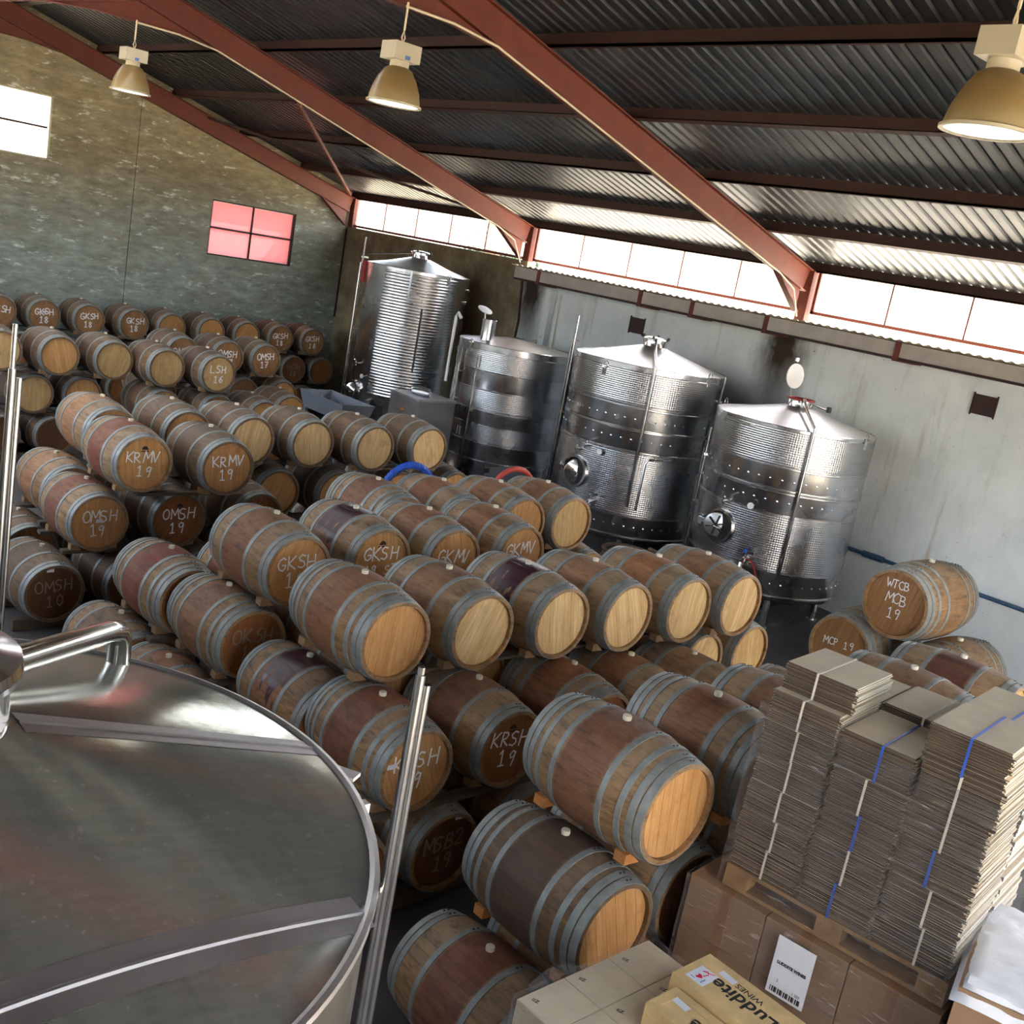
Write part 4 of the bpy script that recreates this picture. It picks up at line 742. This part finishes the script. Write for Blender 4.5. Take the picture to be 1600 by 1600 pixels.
hp = [(.16, .05, 3.24), (.79, .63, 3.07), (.84, .67, 3.05), (.862, .69, 3.01), (.866, .695, 2.92)]
mk('hand_rail', MB().tube(hp, .040, 16), M['polish'], ft)
def post(p, z1, z2, label):
    t = thing('guard_post', label, 'post', (p[0], p[1], 0))
    mk('sleeve', MB().cyl((-.011, 0, 0), (-.011, 0, z1), .013, 16).cyl((.013, 0, 0), (.013, 0, z1 - .03), .011, 16), M['rod'], t)
    mk('inner_bar', MB().cyl((-.012, 0, .5), (-.012, 0, z2), .009, 10), M['rod'], t)
    mk('foot_plate', MB().box(-.06, .06, -.06, .06, 0, .01), M['steel'], t, 0)
post((1.62, 1.86), 3.49, 3.51, 'twin steel tube upright beside the nearest tank'); post((1.27, 3.78), 3.83, 3.98, 'twin steel tube upright at the left edge behind nearest tank')
mk('rim_bracket', MB().beam(on(FRr - .02, -15, FZ - .08), on(FRr + .07, -14, FZ - .08), (0, 0, 1), .05, .03).beam(on(FRr, -2, FZ - .05), on(FRr + .09, -8, FZ - .05), (0, 0, 1), .012, .05), M['white'], ft)
# tank at the far left edge of the frame
t5 = tank('stainless tank barely entering at the left frame edge', (1.35, 8.1), 1.1, .5, 2.9, .25, .2, [(.8, 2.5)], []); neck(t5, .2, 3.14, .1)

# ---------------------------------------------------------------- back corner equipment
h = thing('feed_hopper', 'grey open hopper tray behind the barrels, near the tallest tank', 'hopper', (9.6, 14.2, 0))
g = MB(); a = (-.30, .30, -.62, .62); b = (-.24, .24, -.54, .54); zt, zb = 1.85, 1.58
def ring(q, z): return [(q[0], q[2], z), (q[1], q[2], z), (q[1], q[3], z), (q[0], q[3], z)]
i_ = .02; a2 = (a[0] + i_, a[1] - i_, a[2] + i_, a[3] - i_); b2 = (b[0] + i_, b[1] - i_, b[2] + i_, b[3] - i_)
g.add(ring(a, zt) + ring(b, zb) + ring(a2, zt) + ring(b2, zb + .02), [(k, (k + 1) % 4, 4 + (k + 1) % 4, 4 + k) for k in range(4)] + [(8 + k, 8 + (k + 1) % 4, 12 + (k + 1) % 4, 12 + k) for k in range(4)] + [(k, (k + 1) % 4, 8 + (k + 1) % 4, 8 + k) for k in range(4)] + [(4, 5, 6, 7), (12, 13, 14, 15)])
mk('tray', g, M['gret'], h, 0)
for sx in (-1, 1):
    for sy in (-1, 1): mk('leg', MB().box(sx * .22 - .025, sx * .22 + .025, sy * .5 - .025, sy * .5 + .025, 0, zb + .01), M['gret'], h, 0)
mk('auger', MB().cyl((0, -.5, 1.66), (0, .5, 1.66), .03, 10).lathe([(.03, -.4), (.10, -.38), (.10, -.36), (.03, -.34)], 16, 0, Matrix.Translation((0, 0, 1.68)) @ MY).lathe([(.03, 0), (.10, .02), (.10, .04), (.03, .06)], 16, 0, Matrix.Translation((0, 0, 1.68)) @ MY), M['dark'], h)
k = thing('equipment_cabinet', 'dull stainless cabinet standing before the tallest tank', 'cabinet', (11.86, 14.92, 0))
mk('body', MB().box(-.4, .4, -.42, .42, .1, 1.80), M['cab'], k, 0); mk('lid', MB().box(-.42, .42, -.44, .44, 1.80, 1.84), M['seam'], k, 0); mk('latch', MB().box(-.42, -.4, -.06, .06, 1.55, 1.6), M['polish'], k, 0)
for sx in (-1, 1):
    for sy in (-1, 1): mk('leg', MB().box(sx * .36 - .03, sx * .36 + .03, sy * .38 - .03, sy * .38 + .03, 0, .1), M['cab'], k, 0)
for i, (dx, dy, lab) in enumerate(((-.12, -.08, 'nearer rolled grey bag on top of the steel cabinet'), (.05, .16, 'farther rolled grey bag on top of the steel cabinet'))):
    tag(mk('rolled_bag', MB().lathe([(.0001, -.17), (.05, -.165), (.062, -.1), (.06, .1), (.05, .165), (.0001, .17)], 14, 0, Matrix.Translation((11.86 + dx, 14.92 + dy, 1.90)) @ Matrix.Rotation(.5, 4, 'Z') @ MY, close=False), M['cab']), lab, 'bag')
p = thing('metal_panel', 'grey sheet metal panel with black corners before tank 19', 'panel', (12.0, 12.62, 0)); mk('sheet', MB().box(-.5, .5, -.01, .01, .0, 1.15), M['gret'], p, 0)
for sx in (-1, 1):
    for zz in (.02, 1.06): mk('corner_clip', MB().box(sx * .46 - .05, sx * .46 + .05, -.016, .016, zz, zz + .08), M['dark'], p, 0)
def hosecoil(loc, R, r, turns, mat, label, axis='Z'):
    g = MB(); pts = []
    for i in range(turns * 28 + 1):
        a_ = i / 28 * 2 * PI; rr = R + .02 * math.sin(i * .37); pts.append((rr * math.cos(a_), rr * math.sin(a_), r * 1.9 * i / 28 + r) if axis == 'Z' else (rr * math.cos(a_), r * 1.9 * (i / 28 - turns / 2), rr * math.sin(a_)))
    o = mk('hose', g.tube(pts, r, 8), mat); o.location = loc; return tag(o, label, 'hose')
hosecoil((12.5, 10.15, .02), .42, .035, 7, M['brownhose'], 'brown hose coiled on the floor between the two right tanks')
def ringhose(loc, R, r, mat, label, ribs):
    pts = []
    for i in range(72): a_ = 2 * PI * i / 72; pts.append((R * math.cos(a_), 0, R * math.sin(a_)))
    g = MB().tube(pts, r, 8, 0, True)
    if ribs:
        for i in range(60): a_ = 2 * PI * i / 60; c_ = Vector((R * math.cos(a_), 0, R * math.sin(a_))); d_ = Vector((-math.sin(a_), 0, math.cos(a_))); g.cyl(c_ - d_ * .006, c_ + d_ * .006, r + .006, 8)
    o = mk('hose', g, mat); o.location = loc; return tag(o, label, 'hose')
ringhose((7.2, 9.06, 1.76), .355, .035, M['blue'], 'ribbed blue hose looped behind a top tier barrel', True)
ringhose((8.65, 8.95, 1.76), .345, .032, M['redhose'], 'red hose looped behind the rightmost top tier barrel', False)

# ---------------------------------------------------------------- cardboard
def frame(o, u, loc): # local x = along u, local y = away from camera side
    o.location = loc; o.rotation_euler = (0, 0, math.atan2(u[1], u[0])); return o
UA = (.122, -.9925); ang = math.atan2(UA[1], UA[0])
def W2(u, v, z, base): c_, s_ = math.cos(ang), math.sin(ang); return (base[0] + u * c_ - v * s_, base[1] + u * s_ + v * c_, z)
BA = (4.805, 2.80)
def pallet(base, L, D, z, label, a_=ang):
    t = thing('pallet', label, 'pallet', (base[0], base[1], z), a_)
    for i in range(5): v = D * i / 4 - (0 if i == 0 else .1 * i / 4); mk('deck_board', MB().box(0, L, v, v + .1, .108, .13), M['pine'], t, 0)
    for i in range(3):
        for j in range(3): uu = (L - .14) * i / 2; vv = (D - .1) * j / 2; mk('block', MB().box(uu, uu + .14, vv, vv + .1, .022, .108), M['pine'], t, 0)
    for j in range(3): vv = (D - .1) * j / 2; mk('bottom_board', MB().box(0, L, vv, vv + .1, 0, .022), M['pine'], t, 0)
    return t
pallet(BA, 1.215, 1.0, 1.43, 'wooden pallet under the tall stack of flattened cartons')
def bundle(u, v, z, lu, lv, h, n, label, st, rj, tilt=0):
    t = thing('carton_bundle', label, 'cartons', W2(u, v, z, BA), ang, 'tied bundles of flattened cartons'); g = MB(); th = h / n
    for i in range(n):
        a_ = rj.uniform(-.009, .009); b_ = rj.uniform(-.0045, .0045); c_ = rj.uniform(-.014, .014)
        z0 = i * th
        # card: pale top/bottom, shade painted into the sides, skylight into the near ends
        vs = [Vector((x, y, zz)) for x in (.006 + a_, lu - .006 + c_) for y in (.006 + b_, lv - .006 + b_) for zz in (z0 + .0006, z0 + th - .0006)]
        g.add(vs, [(0, 4, 5, 1), (2, 3, 7, 6)], 0); g.add(vs, [(0, 1, 3, 2)], 0); g.add(vs, [(4, 6, 7, 5)], 1 if u > .7 or z > 2.4 else 0); g.add(vs, [(0, 2, 6, 4), (1, 5, 7, 3)], 2)
    tag(mk('cardboard_sheets', g, [M['cardshade'], M['cardlit'], M['cardl']], t, 0), kind='stuff')
    w_ = .0065 if st == 'strap' else .006; x = lu * rj.uniform(.45, .6); mk(st, MB().box(x - w_, x + w_, -.006, lv + .004, h, h + .003).box(x - w_, x + w_, -.009, -.006, 0, h + .003), M[st], t, 0)
    if tilt: t.rotation_euler = (0, tilt, ang)
    return t
rj = random.Random(5); UN = ['left', 'middle', 'right']
for col, (nb, hb) in enumerate(((6, .170), (5, .194), (6, .197))):
    for lv_ in range(nb):
        st = 'strap' if (col, lv_) in ((1, 4), (1, 2), (1, 0), (2, 5), (2, 2)) else 'string'
        bundle(col * .405 + rj.uniform(-.008, .008), rj.uniform(-.006, .012), 1.562 + lv_ * hb, .395, .49, hb - .002, 30, 'bundle of flat cartons, %s column, %s from bottom, near face of tall stack' % (UN[col], ORD[lv_]), st, rj)
for col, (nb, hb) in enumerate(((6, .165), (6, .168), (6, .195))):
    for lv_ in (range(nb - 2, nb) if True else range(nb)):
        bundle(col * .405 + rj.uniform(-.01, .01), .505, 1.562 + lv_ * hb, .395, .49, hb - .002, 22, 'bundle of flat cartons, %s column, %s from bottom, far side of tall stack' % (UN[col], ORD[lv_]), 'strap' if col == 2 else 'string', rj)
    for lv_ in range(nb - 2): bundle(col * .405, .505, 1.562 + lv_ * hb, .395, .49, hb - .002, 8, 'bundle of flat cartons hidden inside the tall stack', 'string', rj)
bundle(.02, .06, 1.562 + 6 * .170 + .002, .40, .46, .145, 20, 'topmost loose bundle of flat cartons with a white string', 'string', rj)
# writing on top bundles
def wtext(s, size, u, v, z, base, a_, rot=0, mat='ink', parent=None):
    o = put('lettering', text_mesh(s, size, M[mat]), parent); return o
def wrap(base, a_, u0, u1, v0, v1, z0, z1, label, mat='film'):
    g = MB(); n = 14; rj2 = random.Random(int(z1 * 100)); vs = []; ring_ = []
    per = [(u0, v0), (u1, v0), (u1, v1), (u0, v1)]; pts = []
    for (a1, b1), (a2_, b2_) in zip(per, per[1:] + per[:1]):
        for i in range(n): f = i / n; pts.append((a1 + (a2_ - a1) * f, b1 + (b2_ - b1) * f))
    m = 12
    for j in range(m + 1):
        for (pu, pv) in pts: vs.append((pu + rj2.uniform(-.004, .004), pv + rj2.uniform(-.004, .004), z0 + (z1 - z0) * j / m))
    k_ = len(pts); fs = [(j * k_ + i, j * k_ + (i + 1) % k_, (j + 1) * k_ + (i + 1) % k_, (j + 1) * k_ + i) for j in range(m) for i in range(k_)]
    o = mk('stretch_wrap', g.add(vs, fs), M[mat], None, 40); o.location = (base[0], base[1], 0); o.rotation_euler = (0, 0, a_); return tag(o, label, 'plastic wrap')
wrap(BA, ang, -.025, 1.24, -.03, 1.02, 1.45, 2.50, 'clear stretch film around the tall stack of flattened cartons')
# wrapped box pallet underneath
BB = W2(-.16, -.06, 0, BA)[:2]
pallet(BB, 1.40, 1.0, 0, 'wooden pallet on the floor under the brown cartons')
rj = random.Random(9)
for i in range(3):
    for j in range(2):
        for q in range(4):
            lab = 'brown carton, %s column, %s from bottom, under the flattened cartons' % (UN[i], ORD[q]) if j == 0 else 'brown carton hidden at the back beneath the flattened cartons'
            t = thing('brown_carton', lab, 'carton', W2(i * .467, j * .5, .13 + q * .324, BB), ang, 'brown cartons on the lower pallet')
            mk('carton_body', MB().box(.003, .463, .003, .496, .001, .322), M['card'], t, 0)
            mk('tape', MB().box(.2, .26, .0015, .003, .02, .322).box(.2, .26, .003, .496, .322, .3225), M['tape'], t, 0)
wrap(BB, ang, -.015, 1.415, -.02, 1.01, .1, 1.428, 'clear stretch film around the brown cartons on the lower pallet')
sh = thing('shipping_sheet', 'white printed shipping sheet stuck on the wrapped brown cartons', 'sheet', W2(.57, -.03, 1.06, BB), ang)
mk('paper', MB().box(0, .21, -.002, 0, 0, .33), M['paper'], sh, 0)
for s, sz, x, z, b in (('LUDDITE WINES', .022, .105, .185, .0012), ('2', .022, .05, .085, 0), ('1 250', .02, .16, .06, 0)):
    plate_text(sh, s, sz, M['ink'], (x, -.0027, z), (1, 0, 0), (0, 0, 1), b)
g = MB()
for i in range(16): x = .02 + i * .011; g.box(x, x + .004 + .003 * (i % 3), -.003, -.002, .015, .045)
mk('barcode', g, M['ink'], sh, 0)
# white topped pallet at the right edge
BC = (4.70, 1.475); uc = Vector((.077, -.249)).normalized(); ac = math.atan2(uc.y, uc.x)
t = thing('wrapped_load', 'plastic wrapped carton load with white top sheet at lower right', 'wrapped load', (BC[0], BC[1], 0), ac)
for i in range(2):
    for q in range(4): mk('carton_body', MB().box(.004 + i * .5, .496 + i * .5, .004, .9, .13 + q * .4, .13 + q * .4 + .396), M['card'], t, 0)
mk('pallet_base', MB().box(0, 1, 0, .9, 0, .12), M['pine'], t, 0)
g = MB(); n = 20; rj3 = random.Random(4); vs = [(-.02 + 1.04 * i / n, -.02 + .95 * j / n, 1.745 + rj3.uniform(-.006, .008) - (.08 if j == 0 or i == 0 else 0)) for i in range(n + 1) for j in range(n + 1)]
mk('top_sheet', g.add(vs, [(i * (n + 1) + j, i * (n + 1) + j + 1, (i + 1) * (n + 1) + j + 1, (i + 1) * (n + 1) + j) for i in range(n) for j in range(n)]), M['filmw'], t, 60)
# carton pallet at the bottom with wine crates on it
for a_, b_ in (((3.30, 2.775), 0),):
    n_ = 0
    for i in range(3):
        for j in range(4):
            for q in range(4):
                y1 = 2.785 - j * .246; x0 = 3.30 + i * .307; z0 = .14 + q * .285
                lab = ('pale carton with flaps closed, %s from left, %s row from the barrels, topmost layer' % (ORD[i], ORD[j])) if q == 3 else 'pale carton hidden under the topmost layer of cartons'
                t = thing('pale_carton', lab, 'carton', (x0, y1 - .243, z0), 0, 'pale cartons on the front pallet')
                mk('carton_body', MB().box(.002, .304, .002, .241, 0, .283), M['cardl'], t, 0)
                if q == 3 and j < 3: put('lettering', text_mesh('IIZ', .03, M['ink']), t, (.07, .19, .2838), (0, 0, -1.2))
pallet((3.30, 2.785), 1.0, .93, 0, 'pallet under the pale cartons at the bottom', -PI / 2)
wrap((3.30, 2.785), 0, -.012, .937, -1.0, .012, .1, 1.30, 'clear stretch film around the pale cartons')
g = MB(); rj3 = random.Random(8); n = 14; vs = [(3.40 + .34 * i / n + rj3.uniform(-.006, .006), 2.79 + .012 * math.sin(j * 1.3) + .05 * j / 4, 1.27 + .055 * j / 4 * math.sin(PI * i / n) + rj3.uniform(-.004, .004)) for i in range(n + 1) for j in range(5)]
tag(mk('loose_film', g.add(vs, [(i * 5 + j, i * 5 + j + 1, (i + 1) * 5 + j + 1, (i + 1) * 5 + j) for i in range(n) for j in range(4)]), M['film'], None, 60), 'crumpled loose plastic film standing behind the pale cartons', 'plastic film')
def crate(x0, x1, y0, y1, z0, z1, label, frame_=False):
    t = thing('wine_crate', label, 'crate', (x0, y0, z0), 0, 'wooden wine crates on the cartons'); X, Y, Z = x1 - x0, y1 - y0, z1 - z0; th = .014
    mk('side_board', MB().box(0, th, 0, Y, 0, Z - th), M['crate'], t, 0); mk('side_board', MB().box(X - th, X, 0, Y, 0, Z - th), M['crate'], t, 0)
    mk('end_board', MB().box(th, X - th, 0, th, 0, Z - th), M['crate'], t, 0); mk('end_board', MB().box(th, X - th, Y - th, Y, 0, Z - th), M['crate'], t, 0)
    mk('base_board', MB().box(th, X - th, th, Y - th, 0, .01), M['crate'], t, 0)
    if frame_:
        mk('lid_frame', MB().box(0, .05, 0, Y, Z - th, Z).box(X - .05, X, 0, Y, Z - th, Z).box(.05, X - .05, Y - .05, Y, Z - th, Z).box(.05, X - .05, 0, .05, Z - th, Z), M['crate'], t, 0); mk('lid_panel', MB().box(.052, X - .052, .052, Y - .052, Z - th, Z - .003), M['crate'], t, 0)
    else: mk('lid_panel', MB().box(0, X, 0, Y, Z - th, Z), M['crate'], t, 0)
    return t
ZC = 1.283
c1 = crate(3.90, 4.19, 1.72, 2.41, ZC, 1.455, 'tall pine wine crate with a heart sticker on its lid')
plate_text(c1, 'Luddite', .115, M['ink'], (.14, .38, .1725), (0, 1, 0), (-1, 0, 0), .002); plate_text(c1, 'WINES', .05, M['ink'], (.215, .40, .1725), (0, 1, 0), (-1, 0, 0))
o = mk('heart_sticker', MB().box(-.065, .065, -.05, .05, 0, .0008), M['tagw'], c1, 0, loc=(.115, .60, .1722)); mk('heart', MB().poly([(0, -.02, 0), (-.018, .0, 0), (-.014, .012, 0), (0, .006, 0), (.014, .012, 0), (.018, 0, 0)], (0, 0, .0006)), M['pinkink'], o, 0, loc=(-.015, .008, .0009)); plate_text(o, 'I', .035, M['blueink'], (-.045, .02, .001), (1, 0, 0), (0, 1, 0))
mk('swirl_mark', MB().tube([(.0, -.005, .001), (.03, -.012, .001), (.05, .005, .001), (.03, .02, .001), (.055, -.03, .001)], .0022, 5), M['pinkink'], o); plate_text(o, 'wine', .02, M['blueink'], (-.03, -.025, .001), (1, 0, 0), (0, 1, 0))
mk('price_sticker', MB().box(-.045, .045, -.02, .02, 0, .0008), M['tagw'], c1, 0, loc=(.22, .53, .1722), rot=(0, 0, 1.5))
c2 = crate(3.67, 3.885, 1.72, 2.36, ZC, 1.42, 'lower pine wine crate with framed lid, left of the heart-sticker crate', True)
plate_text(c2, 'Luddite', .10, M['ink'], (.09, .30, .136), (0, 1, 0), (-1, 0, 0), .002); plate_text(c2, 'WINES', .042, M['ink'], (.15, .30, .136), (0, 1, 0), (-1, 0, 0))
mk('price_sticker', MB().box(-.045, .045, -.02, .02, 0, .0008), M['tagw'], c2, 0, loc=(.14, .55, .1355), rot=(0, 0, 1.5))
